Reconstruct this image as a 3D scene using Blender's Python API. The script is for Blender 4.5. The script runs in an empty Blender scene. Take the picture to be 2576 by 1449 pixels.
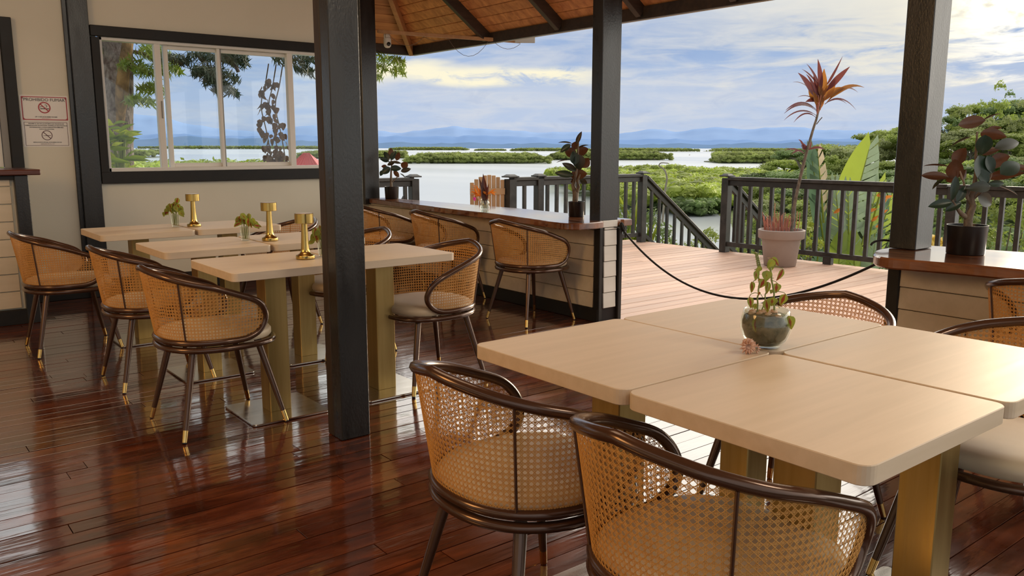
import bpy, bmesh, math, random
import numpy as np
from mathutils import Vector, Matrix, Euler
random.seed(11)
rng = np.random.default_rng(5)
SC = bpy.context.scene
COL = SC.collection
PI = math.pi
rad = math.radians

# ------------------------------------------------------------------ camera
YAW, PITCH, ROLL, CAMH = rad(51.449), rad(-9.619), rad(0.048), 1.2996
FOC = 2101.6
_f = Vector((math.cos(PITCH)*math.cos(YAW), math.cos(PITCH)*math.sin(YAW), math.sin(PITCH)))
_r = Vector((math.sin(YAW), -math.cos(YAW), 0))
_u = _r.cross(_f)
_r, _u = _r*math.cos(ROLL)+_u*math.sin(ROLL), _u*math.cos(ROLL)-_r*math.sin(ROLL)
cam = bpy.data.cameras.new('camera')
cam.sensor_fit = 'HORIZONTAL'; cam.sensor_width = 36.0; cam.lens = FOC/2576*36.0
cam.clip_start = 0.05; cam.clip_end = 60000
camo = bpy.data.objects.new('camera', cam); COL.objects.link(camo)
M4 = Matrix.Identity(4)
for i in range(3):
    M4[i][0], M4[i][1], M4[i][2] = _r[i], _u[i], -_f[i]
M4[2][3] = CAMH
camo.matrix_world = M4
SC.camera = camo
# survey axes on the ground: FWD along the view, LAT to its right
FWD = Vector((math.cos(YAW), math.sin(YAW), 0)); LAT = Vector((math.sin(YAW), -math.cos(YAW), 0))

SC.view_settings.view_transform = 'Standard'; SC.view_settings.look = 'None'
SC.view_settings.gamma = 1.0; SC.view_settings.use_curve_mapping = False
SC.view_settings.exposure = 0.0
try:
    SC.cycles.use_denoising = True
    SC.cycles.max_bounces = 10; SC.cycles.transparent_max_bounces = 16
    SC.cycles.sample_clamp_indirect = 6.0
    SC.cycles.caustics_reflective = False; SC.cycles.caustics_refractive = False
except Exception:
    pass

# ------------------------------------------------------------------ node helper
class NT:
    def __init__(s, tree):
        s.t = tree; s.t.nodes.clear()
    def n(s, typ, ins=None, **props):
        nd = s.t.nodes.new(typ)
        for k, v in props.items(): setattr(nd, k, v)
        for k, v in (ins or {}).items():
            sock = nd.inputs[k]
            if hasattr(v, 'is_output') or isinstance(v, bpy.types.NodeSocket): s.t.links.new(v, sock)
            else: sock.default_value = v
        return nd
    def math(s, op, a, b=0.0, c=None, clamp=False):
        ins = {0: a, 1: b}
        if c is not None: ins[2] = c
        nd = s.n('ShaderNodeMath', ins, operation=op); nd.use_clamp = clamp
        return nd.outputs[0]
    def mix(s, f, a, b, typ='MIX'):
        nd = s.n('ShaderNodeMix', None, data_type='RGBA', blend_type=typ)
        for idx, v in ((0, f), (6, a), (7, b)):
            if isinstance(v, bpy.types.NodeSocket): s.t.links.new(v, nd.inputs[idx])
            else: nd.inputs[idx].default_value = (v if idx == 0 else (tuple(v)+(1,) if len(v) == 3 else v))
        return nd.outputs[2]
    def ramp(s, f, stops, interp='LINEAR'):
        nd = s.n('ShaderNodeValToRGB', {0: f}); cr = nd.color_ramp; cr.interpolation = interp
        while len(cr.elements) < len(stops): cr.elements.new(0.5)
        for e, (p, c) in zip(cr.elements, stops):
            e.position = p; e.color = tuple(c)+(1,) if len(c) == 3 else c
        return nd.outputs[0]
    def smooth(s, x, a, b):
        nd = s.n('ShaderNodeMapRange', {0: x, 1: a, 2: b, 3: 0.0, 4: 1.0}, interpolation_type='SMOOTHSTEP')
        return nd.outputs[0]

# ------------------------------------------------------------------ world sky
SUN_T, SUN_EL = 0.85, rad(11.0)
sun_dir = (FWD+LAT*SUN_T).normalized()*math.cos(SUN_EL)+Vector((0, 0, math.sin(SUN_EL)))
W = bpy.data.worlds.new('sky'); SC.world = W; W.use_nodes = True
k = NT(W.node_tree)
tc = k.n('ShaderNodeTexCoord').outputs['Generated']
dF = k.n('ShaderNodeVectorMath', {0: tc, 1: FWD}, operation='DOT_PRODUCT').outputs['Value']
dL = k.n('ShaderNodeVectorMath', {0: tc, 1: LAT}, operation='DOT_PRODUCT').outputs['Value']
dz = k.n('ShaderNodeSeparateXYZ', {0: tc}).outputs[2]
az = k.math('ARCTAN2', dL, dF); el = k.math('ARCSINE', dz)
def skyn(sa, se, off, scale, det, rough, dist):
    v = k.n('ShaderNodeCombineXYZ', {0: k.math('MULTIPLY', az, sa), 1: k.math('MULTIPLY', el, se), 2: off}).outputs[0]
    return k.n('ShaderNodeTexNoise', {'Vector': v, 'Scale': scale, 'Detail': det, 'Roughness': rough, 'Distortion': dist}).outputs[0]
def inv(x): return k.math('SUBTRACT', 1.0, x)
def mul(a, b): return k.math('MULTIPLY', a, b)
n1 = skyn(1.0, 4.0, 3.7, 4.0, 4.0, 0.5, 0.6)       # broad banks
n2 = skyn(1.5, 9.0, 9.1, 7.0, 6.0, 0.58, 0.5)      # drawn-out streaks
n3 = skyn(2.2, 6.0, 1.3, 8.0, 7.0, 0.62, 0.7)      # puffs
wave = k.math('ADD', el, k.math('MULTIPLY', k.math('SUBTRACT', n1, 0.5), 0.055))
base = k.ramp(k.math('MULTIPLY', wave, 2.0), [(0.0, (0.40, 0.51, 0.75)), (0.05, (0.50, 0.60, 0.79)), (0.125, (0.54, 0.62, 0.77)), (0.175, (0.40, 0.52, 0.74)), (0.225, (0.32, 0.45, 0.70)), (0.275, (0.38, 0.49, 0.71)), (0.33, (0.55, 0.63, 0.76)), (0.42, (0.70, 0.73, 0.76)), (1.0, (0.85, 0.86, 0.88))])
aaz = k.math('ABSOLUTE', az)
base = k.mix(mul(k.smooth(aaz, 0.62, 1.3), 0.85), base, (0.78, 0.76, 0.71))
left = mul(inv(k.smooth(az, -0.55, 0.10)), k.smooth(az, -1.1, -0.6))
base = k.mix(mul(left, 0.40), base, (0.30, 0.48, 0.80))
veil = k.smooth(k.math('ADD', mul(n2, 0.7), mul(n3, 0.3)), 0.38, 0.66)
c1 = k.mix(mul(veil, 0.62), base, (0.72, 0.735, 0.765))
shade = k.smooth(n3, 0.52, 0.68)
c1 = k.mix(mul(shade, 0.22), c1, (0.27, 0.39, 0.66))
# a lit cloud bank low over the bay
bank = mul(inv(k.smooth(k.math('ABSOLUTE', k.math('SUBTRACT', wave, 0.080)), 0.004, 0.017)), inv(k.smooth(k.math('ABSOLUTE', k.math('ADD', az, 0.06)), 0.10, 0.22)))
c1 = k.mix(mul(bank, k.smooth(k.math('ADD', mul(n3, 0.6), mul(n2, 0.4)), 0.40, 0.54)), c1, (1.0, 0.93, 0.70))
# bright haze around the veiled sun, breaking through above the low clouds
sdot = k.n('ShaderNodeVectorMath', {0: tc, 1: sun_dir}, operation='DOT_PRODUCT').outputs['Value']
sang = k.math('ARCCOSINE', sdot)
gate = k.smooth(k.math('ADD', el, mul(k.math('SUBTRACT', n2, 0.5), 0.20)), 0.068, 0.125)
halo = mul(inv(k.smooth(sang, 0.10, 0.66)), gate)
c1 = k.mix(mul(halo, 0.9), c1, (1.02, 0.93, 0.70))
thr = k.math('SUBTRACT', el, k.math('MULTIPLY', k.smooth(az, 0.55, 0.95), -0.30))
span = inv(k.smooth(sang, 0.25, 1.75))
high = mul(span, k.smooth(thr, 0.165, 0.36))
c1 = k.mix(high, c1, (3.6, 3.35, 2.95))
core = mul(mul(inv(k.smooth(sang, 0.05, 0.30)), k.smooth(n3, 0.34, 0.56)), gate)
c1 = k.mix(core, c1, (3.2, 2.9, 2.3))
SKY_STRENGTH = 1.0
bg = k.n('ShaderNodeBackground', {0: c1, 1: SKY_STRENGTH})
k.n('ShaderNodeOutputWorld', {0: bg.outputs[0]})
try:
    W.cycles.sampling_method = 'MANUAL'; W.cycles.sample_map_resolution = 1024
except Exception:
    pass

# ------------------------------------------------------------------ lights
def light(name, typ, loc, energy, color, target=None, **kw):
    l = bpy.data.lights.new(name, typ); l.energy = energy; l.color = color
    for a, b in kw.items(): setattr(l, a, b)
    o = bpy.data.objects.new(name, l); COL.objects.link(o); o.location = loc
    if target is not None:
        o.rotation_euler = (Vector(target)-Vector(loc)).to_track_quat('-Z', 'Y').to_euler()
    return o
# low sun through thin cloud: wide disc, soft warm shadows
light('sun', 'SUN', (20, 5, 12), 2.2, (1.0, 0.80, 0.55), target=Vector((20, 5, 12))-sun_dir, angle=rad(18))
# warm ceiling lamp of the bar room on the left, then two added fill lights
light('bar_ceiling_lamp', 'AREA', (-2.8, 3.4, 2.6), 66, (1.0, 0.54, 0.17), target=(1.4, 3.0, 0.5), shape='DISK', size=1.6)
light('dining_fill', 'AREA', (1.2, 3.4, 3.9), 26, (1.0, 0.80, 0.55), target=(1.3, 3.6, 0.0), shape='DISK', size=2.0)  # added overhead fill without a fixture, brightens the table tops
light('eave_fill', 'AREA', (3.2, -1.2, 3.65), 55, (1.0, 0.86, 0.66), target=(1.7, 2.2, 0.6), shape='DISK', size=1.2)  # added fill standing in for light from the right-hand sky, no fixture

# ------------------------------------------------------------------ materials
def bsdf(name, ins):
    m = bpy.data.materials.new(name); m.use_nodes = True
    t = NT(m.node_tree)
    return m, t
def finish(t, ins, extra=None):
    p = t.n('ShaderNodeBsdfPrincipled', ins)
    out = p.outputs[0]
    t.n('ShaderNodeOutputMaterial', {0: out})
    return p
def c4(c): return tuple(c)+(1,) if len(c) == 3 else tuple(c)
def coords(t, scale, rnd=True):
    co = t.n('ShaderNodeTexCoord').outputs['Object']
    if rnd:
        r = t.n('ShaderNodeObjectInfo').outputs['Random']
        off = t.n('ShaderNodeVectorMath', {0: (37.0, 91.0, 53.0)}, operation='SCALE')
        t.t.links.new(r, off.inputs['Scale'])
        co = t.n('ShaderNodeVectorMath', {0: co, 1: off.outputs[0]}, operation='ADD').outputs[0]
    return t.n('ShaderNodeVectorMath', {0: co, 1: scale}, operation='MULTIPLY').outputs[0]
def noise(t, vec, scale, det=4.0, rough=0.55, dist=0.0):
    return t.n('ShaderNodeTexNoise', {'Vector': vec, 'Scale': scale, 'Detail': det, 'Roughness': rough, 'Distortion': dist}).outputs[0]
def bump(t, h, strength, dist):
    return t.n('ShaderNodeBump', {'Height': h, 'Strength': strength, 'Distance': dist}).outputs[0]
def surf(name, c1, c2=None, scale=(3, 3, 3), rough=0.5, rough2=None, metal=0.0, bmp=0.0, bdist=0.002, bscale=None, coat=0.0, coat_r=0.1, vary=0.0, spec=0.5, det=5.0, dist=0.4, lo=0.35, hi=0.65, sheen=0.0):
    m, t = bsdf(name, None)
    c2 = c2 or c1
    v = coords(t, scale)
    nz = noise(t, v, 1.0, det, 0.6, dist)
    col = t.ramp(nz, [(lo, c1), (hi, c2)])
    if vary:
        r = t.n('ShaderNodeObjectInfo').outputs['Random']
        val = t.math('ADD', t.math('MULTIPLY', r, 2*vary), 1.0-vary)
        col = t.n('ShaderNodeHueSaturation', {'Value': val, 'Color': col}).outputs[0]
    ins = {'Base Color': col, 'Metallic': metal, 'Coat Weight': coat, 'Coat Roughness': coat_r, 'Specular IOR Level': spec}
    ins['Roughness'] = rough if rough2 is None else t.n('ShaderNodeMapRange', {0: nz, 1: 0.3, 2: 0.7, 3: rough, 4: rough2}).outputs[0]
    if bmp:
        v2 = coords(t, bscale or scale)
        ins['Normal'] = bump(t, noise(t, v2, 1.0, 4.0, 0.6, 0.2), bmp, bdist)
    finish(t, ins)
    return m
def leafmat(name, top, under, rough=0.35, trans=0.35, var=0.25, vscale=6.0, tcol=None):
    m, t = bsdf(name, None)
    bf = t.n('ShaderNodeNewGeometry').outputs['Backfacing']
    v = coords(t, (vscale,)*3)
    nz = noise(t, v, 1.0, 3.0)
    val = t.n('ShaderNodeMapRange', {0: nz, 1: 0.3, 2: 0.7, 3: 1-var, 4: 1+var}).outputs[0]
    col = t.mix(bf, top, under)
    col = t.n('ShaderNodeHueSaturation', {'Value': val, 'Color': col}).outputs[0]
    p = t.n('ShaderNodeBsdfPrincipled', {'Base Color': col, 'Roughness': rough})
    tr = t.n('ShaderNodeBsdfTranslucent', {0: c4(tcol) if tcol else col})
    mx = t.n('ShaderNodeMixShader', {0: trans, 1: p.outputs[0], 2: tr.outputs[0]})
    t.n('ShaderNodeOutputMaterial', {0: mx.outputs[0]})
    return m
def glassmat(name, tint=(0.95, 0.97, 0.96), fmin=0.03, fmax=0.9, power=4.0):
    m, t = bsdf(name, None)
    fc = t.n('ShaderNodeLayerWeight', {'Blend': 0.5}).outputs['Facing']
    fr = t.math('ADD', t.math('MULTIPLY', t.math('POWER', fc, power), 0.8), fmin)
    tr = t.n('ShaderNodeBsdfTransparent', {0: c4(tint)})
    gl = t.n('ShaderNodeBsdfGlossy', {0: (1, 1, 1, 1), 'Roughness': 0.02})
    mx = t.n('ShaderNodeMixShader', {0: t.math('MULTIPLY', fr, fmax), 1: tr.outputs[0], 2: gl.outputs[0]})
    t.n('ShaderNodeOutputMaterial', {0: mx.outputs[0]})
    return m

MT = {}
MT['black'] = surf('black_rough_timber', (0.005, 0.005, 0.005), (0.015, 0.014, 0.013), (10, 10, 2.0), 0.24, 0.36, bmp=0.28, bdist=0.003, bscale=(110, 110, 60), spec=0.6)
MT['brownface'] = surf('brown_rough_timber', (0.020, 0.012, 0.007), (0.040, 0.024, 0.014), (12, 12, 1.5), 0.55, bmp=0.5, bdist=0.004, bscale=(60, 60, 12))
MT['blacktrim'] = surf('black_satin_trim', (0.010, 0.009, 0.008), (0.018, 0.016, 0.014), (8, 8, 8), 0.42, 0.55, spec=0.35, bmp=0.2, bdist=0.002, bscale=(8, 60, 60))
MT['railblack'] = surf('dark_weathered_rail_paint', (0.016, 0.016, 0.015), (0.045, 0.043, 0.040), (9, 9, 9), 0.35, 0.55, bmp=0.25, bdist=0.003, bscale=(30, 30, 30), vary=0.25)
MT['wall'] = surf('cream_wall_paint', (0.70, 0.675, 0.555), (0.74, 0.715, 0.595), (1.2, 1.2, 1.2), 0.6)
MT['board'] = surf('cream_clapboard_paint', (0.62, 0.54, 0.40), (0.69, 0.60, 0.46), (2, 14, 14), 0.45, bmp=0.15, bdist=0.002, bscale=(4, 40, 40), vary=0.05)
MT['board_end'] = surf('white_clapboard_paint', (0.66, 0.64, 0.58), (0.72, 0.70, 0.64), (2, 14, 14), 0.45, bmp=0.15, bdist=0.002, bscale=(4, 40, 40), vary=0.05)
MT['alu'] = surf('white_aluminium', (0.78, 0.77, 0.72), None, rough=0.4, metal=0.0)
MT['aludark'] = surf('grey_aluminium', (0.28, 0.27, 0.25), None, rough=0.4)
MT['glass'] = glassmat('window_glass', (0.93, 0.96, 0.97))
MT['vase'] = glassmat('clear_glass', (0.90, 0.93, 0.90), fmin=0.05, fmax=0.9, power=3.6)
MT['roof'] = surf('orange_pine_board', (0.36, 0.135, 0.045), (0.58, 0.26, 0.095), (1.2, 16, 16), 0.5, bmp=0.2, bdist=0.002, bscale=(3, 50, 50), vary=0.22)
MT['rafter'] = surf('dark_stained_rafter', (0.022, 0.014, 0.010), (0.045, 0.027, 0.018), (2, 20, 20), 0.5, bmp=0.2)
MT['hip'] = surf('brown_pine_batten', (0.34, 0.165, 0.070), (0.44, 0.23, 0.10), (2, 20, 20), 0.5)
MT['fascia'] = surf('pale_fascia_edge', (0.42, 0.40, 0.36), None, rough=0.5)
MT['counter'] = surf('varnished_red_hardwood', (0.085, 0.026, 0.012), (0.27, 0.105, 0.042), (9, 1.1, 9), 0.10, 0.2, bmp=0.10, bdist=0.002, bscale=(12, 2, 12), coat=0.6, coat_r=0.05)
MT['deck'] = surf('reddish_deck_board', (0.50, 0.30, 0.215), (0.65, 0.43, 0.32), (1.2, 22, 22), 0.42, 0.6, bmp=0.25, bdist=0.002, bscale=(2, 60, 60), vary=0.13)
MT['chairmetal'] = surf('brown_chair_metal', (0.085, 0.040, 0.022), (0.100, 0.050, 0.028), (4, 4, 4), 0.22, metal=0.45, coat=0.4, coat_r=0.15)
MT['brass'] = surf('polished_brass', (0.72, 0.48, 0.16), (0.80, 0.56, 0.22), (4, 4, 4), 0.20, 0.28, metal=1.0)
MT['lampbrass'] = surf('satin_lamp_brass', (0.50, 0.345, 0.105), (0.58, 0.41, 0.14), (60, 60, 2), 0.20, 0.28, metal=1.0)
MT['brushed'] = surf('brushed_brass_sheet', (0.40, 0.285, 0.105), (0.48, 0.35, 0.145), (30, 30, 1.5), 0.36, 0.46, metal=1.0)
MT['steel'] = surf('brushed_steel_plate', (0.52, 0.49, 0.44), (0.60, 0.57, 0.52), (3, 40, 3), 0.16, 0.26, metal=1.0)
MT['table'] = surf('pale_maple_laminate', (0.66, 0.545, 0.40), (0.72, 0.60, 0.46), (1.6, 26, 26), 0.40, 0.48, spec=0.38)
MT['leather'] = surf('cream_seat_leather', (0.66, 0.54, 0.37), (0.70, 0.58, 0.41), (5, 5, 5), 0.42, bmp=0.1, bdist=0.001, bscale=(300, 300, 300))
MT['cane'] = surf('golden_cane', (0.60, 0.285, 0.060), (0.72, 0.38, 0.10), (40, 40, 40), 0.42, 0.55)
MT['potblack'] = surf('black_plastic_pot', (0.010, 0.010, 0.011), None, rough=0.32)
MT['pottaupe'] = surf('taupe_plastic_pot', (0.33, 0.27, 0.24), (0.36, 0.30, 0.27), (5, 5, 5), 0.55)
MT['barshelf'] = surf('dark_red_hardwood', (0.075, 0.020, 0.011), (0.12, 0.035, 0.018), (1.5, 14, 14), 0.22, 0.32)
MT['soil'] = surf('dark_soil', (0.05, 0.035, 0.025), (0.11, 0.08, 0.06), (60, 60, 60), 0.9, bmp=0.6, bdist=0.01)
MT['bark'] = surf('grey_brown_bark', (0.10, 0.075, 0.055), (0.24, 0.19, 0.14), (40, 40, 18), 0.8, bmp=0.5, bdist=0.004)
MT['stemgreen'] = surf('green_stem', (0.20, 0.24, 0.07), None, rough=0.5)
MT['stemred'] = surf('red_succulent_stem', (0.48, 0.16, 0.12), (0.58, 0.27, 0.19), (20, 20, 20), 0.6)
MT['ficus'] = leafmat('burgundy_rubber_leaf', (0.012, 0.026, 0.014), (0.085, 0.036, 0.016), rough=0.36, trans=0.06, var=0.2, tcol=(0.20, 0.06, 0.02))
MT['ficusg'] = leafmat('dark_green_rubber_leaf', (0.014, 0.036, 0.022), (0.10, 0.060, 0.025), rough=0.32, trans=0.06, var=0.2)
MT['cordy'] = leafmat('crimson_strap_leaf', (0.13, 0.042, 0.058), (0.18, 0.070, 0.075), rough=0.4, trans=0.35, tcol=(0.26, 0.07, 0.05))
MT['cordyo'] = leafmat('amber_strap_leaf', (0.30, 0.12, 0.030), (0.36, 0.15, 0.035), rough=0.4, trans=0.5, tcol=(0.42, 0.17, 0.03))
MT['rope'] = surf('black_rope', (0.008, 0.008, 0.009), None, rough=0.7)
MT['white'] = surf('white_plastic', (0.62, 0.60, 0.56), None, rough=0.4)
MT['paper'] = surf('white_laminated_paper', (0.84, 0.81, 0.75), None, rough=0.25)
MT['signred'] = surf('red_print', (0.42, 0.035, 0.045), None, rough=0.4)
MT['signblack'] = surf('black_print', (0.015, 0.013, 0.013), None, rough=0.5)
MT['signdark'] = surf('dark_maroon_print', (0.08, 0.015, 0.02), None, rough=0.5)
MT['tape'] = surf('glossy_clear_tape', (0.80, 0.76, 0.68), None, rough=0.15)
MT['shell'] = surf('pink_tan_shell', (0.52, 0.27, 0.17), (0.70, 0.50, 0.40), (40, 40, 40), 0.35)
MT['pebble'] = surf('mossy_pebble_fill', (0.045, 0.048, 0.022), (0.18, 0.14, 0.085), (45, 45, 45), 0.6, bmp=0.5, bdist=0.01)
MT['pebbletop'] = surf('tan_gravel', (0.40, 0.26, 0.16), (0.55, 0.40, 0.28), (60, 60, 60), 0.7, bmp=0.5, bdist=0.006)
MT['orange'] = leafmat('orange_bract', (0.75, 0.24, 0.03), (0.70, 0.20, 0.03), trans=0.3)
MT['maroonleaf'] = leafmat('maroon_leaf', (0.085, 0.022, 0.018), (0.15, 0.045, 0.025), trans=0.25)
MT['magenta'] = leafmat('magenta_petal', (0.62, 0.06, 0.30), (0.6, 0.06, 0.30))
MT['gate'] = surf('tan_picket_wood', (0.42, 0.26, 0.13), (0.55, 0.36, 0.20), (2, 2, 2), 0.6, vary=0.1)
MT['redroof'] = surf('red_metal_roof', (0.45, 0.035, 0.035), None, rough=0.5)
MT['hutwall'] = surf('hut_wall', (0.35, 0.30, 0.25), None, rough=0.7)
MT['wire'] = surf('grey_wire', (0.16, 0.13, 0.10), None, rough=0.6)
MT['subfloor'] = surf('dark_subfloor', (0.010, 0.005, 0.004), None, rough=0.8)
MT['trunk'] = surf('lichen_bark', (0.075, 0.045, 0.038), (0.34, 0.28, 0.26), (16, 16, 10), 0.85, bmp=0.8, bdist=0.05, bscale=(25, 25, 10), det=8)
MT['sunsetbark'] = surf('sunset_orange_bark', (0.14, 0.085, 0.045), (0.40, 0.24, 0.10), (12, 12, 6), 0.85, bmp=0.7, bdist=0.04, bscale=(25, 25, 10), det=8)  # warm sunset light on the right-hand stem put into its bark colour
MT['trunkfar'] = surf('pale_trunk', (0.22, 0.19, 0.15), (0.30, 0.27, 0.22), (3, 3, 1), 0.85)
MT['tropleaf'] = leafmat('deep_green_leaf', (0.11, 0.19, 0.030), (0.20, 0.28, 0.05), rough=0.4, trans=0.45, var=0.45, vscale=3.0, tcol=(0.20, 0.27, 0.03))
MT['darkleaf'] = leafmat('dark_grey_green_leaf', (0.030, 0.050, 0.028), (0.05, 0.07, 0.035), rough=0.5, trans=0.25, var=0.4, vscale=3.0)  # darker grey-green for some of the big tree's foliage clusters
MT['deadleaf'] = leafmat('dried_brown_leaf', (0.15, 0.085, 0.055), (0.22, 0.13, 0.075), rough=0.7, trans=0.25, var=0.4, vscale=5.0)
MT['forest'] = leafmat('forest_leaf', (0.25, 0.32, 0.065), (0.30, 0.37, 0.08), rough=0.6, trans=0.4, var=0.55, vscale=0.35)
MT['forest2'] = leafmat('dusty_forest_leaf', (0.25, 0.29, 0.11), (0.29, 0.33, 0.13), rough=0.6, trans=0.4, var=0.5, vscale=0.3)
MT['forest3'] = leafmat('dark_forest_leaf', (0.14, 0.21, 0.065), (0.17, 0.25, 0.08), rough=0.6, trans=0.4, var=0.5, vscale=0.3)
MT['mangrove'] = leafmat('mangrove_leaf', (0.29, 0.37, 0.045), (0.34, 0.42, 0.055), rough=0.6, trans=0.35, var=0.6, vscale=0.12)
MT['isle'] = leafmat('island_leaf', (0.27, 0.33, 0.085), (0.31, 0.37, 0.10), rough=0.7, trans=0.35, var=0.5, vscale=0.06)
MT['banana'] = leafmat('banana_leaf', (0.24, 0.33, 0.06), (0.30, 0.38, 0.09), rough=0.45, trans=0.45, var=0.15, tcol=(0.40, 0.50, 0.06))
MT['bananab'] = leafmat('blue_green_banana_leaf', (0.11, 0.20, 0.12), (0.15, 0.24, 0.15), rough=0.4, trans=0.3, var=0.15)
MT['bananap'] = leafmat('pale_banana_leaf', (0.27, 0.36, 0.22), (0.30, 0.39, 0.25), rough=0.4, trans=0.35, var=0.15)
MT['dryedge'] = leafmat('dry_leaf_edge', (0.62, 0.50, 0.34), (0.62, 0.5, 0.34), rough=0.7)
MT['limeleaf'] = leafmat('lime_leaf', (0.34, 0.40, 0.05), (0.38, 0.44, 0.06), rough=0.45, trans=0.4, var=0.3)
MT['yellowleaf'] = leafmat('yellow_leaf', (0.70, 0.46, 0.04), (0.7, 0.5, 0.06), rough=0.45, trans=0.4, var=0.2)
MT['earth'] = surf('undergrowth_earth', (0.07, 0.11, 0.03), (0.16, 0.21, 0.05), (0.5, 0.5, 0.5), 0.95)
MT['mud'] = surf('dark_olive_mud', (0.07, 0.085, 0.03), None, rough=0.9)  # one even dark olive colour for the island banks

def floormat():
    m, t = bsdf('varnished_red_floor', None)
    v = coords(t, (0.9, 9.0, 1.0)); v2 = coords(t, (2.2, 3.5, 1.0)); v3 = coords(t, (3.0, 45.0, 1.0))
    a = noise(t, v, 1.3, 6.0, 0.62, 0.8); b = noise(t, v2, 1.0, 4.0, 0.6, 0.5); g = noise(t, v3, 1.0, 3.0, 0.6, 0.2)
    col = t.ramp(t.math('ADD', t.math('MULTIPLY', a, 0.65), t.math('MULTIPLY', b, 0.35)), [(0.34, (0.022, 0.0055, 0.0030)), (0.50, (0.085, 0.020, 0.0085)), (0.66, (0.19, 0.052, 0.019))])
    col = t.mix(t.math('MULTIPLY', t.smooth(g, 0.55, 0.8), 0.3), col, (0.03, 0.008, 0.005))
    wp_ = t.n('ShaderNodeNewGeometry').outputs['Position']
    wv_ = t.n('ShaderNodeVectorMath', {0: wp_, 1: (1.5, 4.2, 1.0)}, operation='MULTIPLY').outputs[0]
    blot = noise(t, wv_, 1.0, 6.0, 0.65, 0.9)
    col = t.mix(t.math('MULTIPLY', t.smooth(blot, 0.52, 0.68), 0.75), col, (0.20, 0.045, 0.014))
    dk = t.math('SUBTRACT', 1.0, t.smooth(blot, 0.34, 0.46))
    col = t.mix(t.math('MULTIPLY', dk, 0.7), col, (0.018, 0.006, 0.004))
    r = t.n('ShaderNodeObjectInfo').outputs['Random']
    col = t.n('ShaderNodeHueSaturation', {'Value': t.math('ADD', t.math('MULTIPLY', r, 0.36), 0.82), 'Color': col}).outputs[0]
    rg = t.n('ShaderNodeMapRange', {0: b, 1: 0.3, 2: 0.7, 3: 0.09, 4: 0.24}).outputs[0]
    hv = coords(t, (3.0, 22.0, 1.0)); h = noise(t, hv, 1.0, 3.0, 0.55, 0.3)
    hv2 = coords(t, (14.0, 14.0, 1.0)); h2 = noise(t, hv2, 1.0, 2.0, 0.5, 0.0)
    nrm = bump(t, t.math('ADD', h, t.math('MULTIPLY', h2, 0.35)), 0.24, 0.004)
    finish(t, {'Base Color': col, 'Roughness': rg, 'Normal': nrm, 'Coat Weight': 1.0, 'Coat Roughness': 0.07, 'Coat IOR': 1.55, 'Coat Normal': nrm})
    return m
MT['floor'] = floormat()
def watermat():
    m, t = bsdf('bay_water', None)
    co = t.n('ShaderNodeNewGeometry').outputs['Position']
    v = t.n('ShaderNodeVectorMath', {0: co, 1: (0.05, 0.05, 0.05)}, operation='MULTIPLY').outputs[0]
    h = noise(t, v, 1.0, 5.0, 0.6)
    w = t.n('ShaderNodeVectorMath', {0: co, 1: (0.0035, 0.0011, 0.003)}, operation='MULTIPLY').outputs[0]
    p = noise(t, w, 1.0, 4.0, 0.6, 0.4)
    rg = t.n('ShaderNodeMapRange', {0: p, 1: 0.35, 2: 0.65, 3: 0.16, 4: 0.30}).outputs[0]
    finish(t, {'Base Color': (0.46, 0.50, 0.53, 1), 'Roughness': rg, 'IOR': 1.33, 'Normal': bump(t, h, 0.10, 0.6)})
    return m
MT['water'] = watermat()
def coleusmat():
    m, t = bsdf('coleus_leaf', None)
    co = t.n('ShaderNodeTexCoord').outputs['Object']
    x = t.n('ShaderNodeSeparateXYZ', {0: co})
    r = t.n('ShaderNodeObjectInfo').outputs['Random']
    ay = t.math('MULTIPLY', t.math('ABSOLUTE', x.outputs[1]), 3.2)
    ax = t.math('ABSOLUTE', t.math('SUBTRACT', x.outputs[0], 0.45))
    dd = t.math('ADD', ay, t.math('MULTIPLY', ax, 1.2))
    col = t.ramp(t.math('ADD', dd, t.math('MULTIPLY', t.math('SUBTRACT', r, 0.45), 0.9)), [(0.12, (0.26, 0.035, 0.018)), (0.40, (0.22, 0.10, 0.02)), (0.62, (0.34, 0.33, 0.04)), (0.95, (0.26, 0.31, 0.05))])
    p = t.n('ShaderNodeBsdfPrincipled', {'Base Color': col, 'Roughness': 0.5})
    tr = t.n('ShaderNodeBsdfTranslucent', {0: col})
    mx = t.n('ShaderNodeMixShader', {0: 0.4, 1: p.outputs[0], 2: tr.outputs[0]})
    t.n('ShaderNodeOutputMaterial', {0: mx.outputs[0]})
    return m
MT['coleus'] = coleusmat()
def hazemat(name, c, c2, s):
    return surf(name, c, c2, (s, s, s*2), 0.95, spec=0.0, det=6.0)  # blue distance haze is painted into the mountain colours
MT['mtfar'] = hazemat('hazy_blue_mountain', (0.225, 0.34, 0.58), (0.25, 0.365, 0.60), 0.0006)
MT['mtmid'] = hazemat('haze_blue_mountain', (0.165, 0.275, 0.51), (0.185, 0.295, 0.53), 0.0008)
MT['mtnear'] = hazemat('haze_blue_foothill', (0.125, 0.21, 0.36), (0.14, 0.225, 0.38), 0.002)
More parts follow.
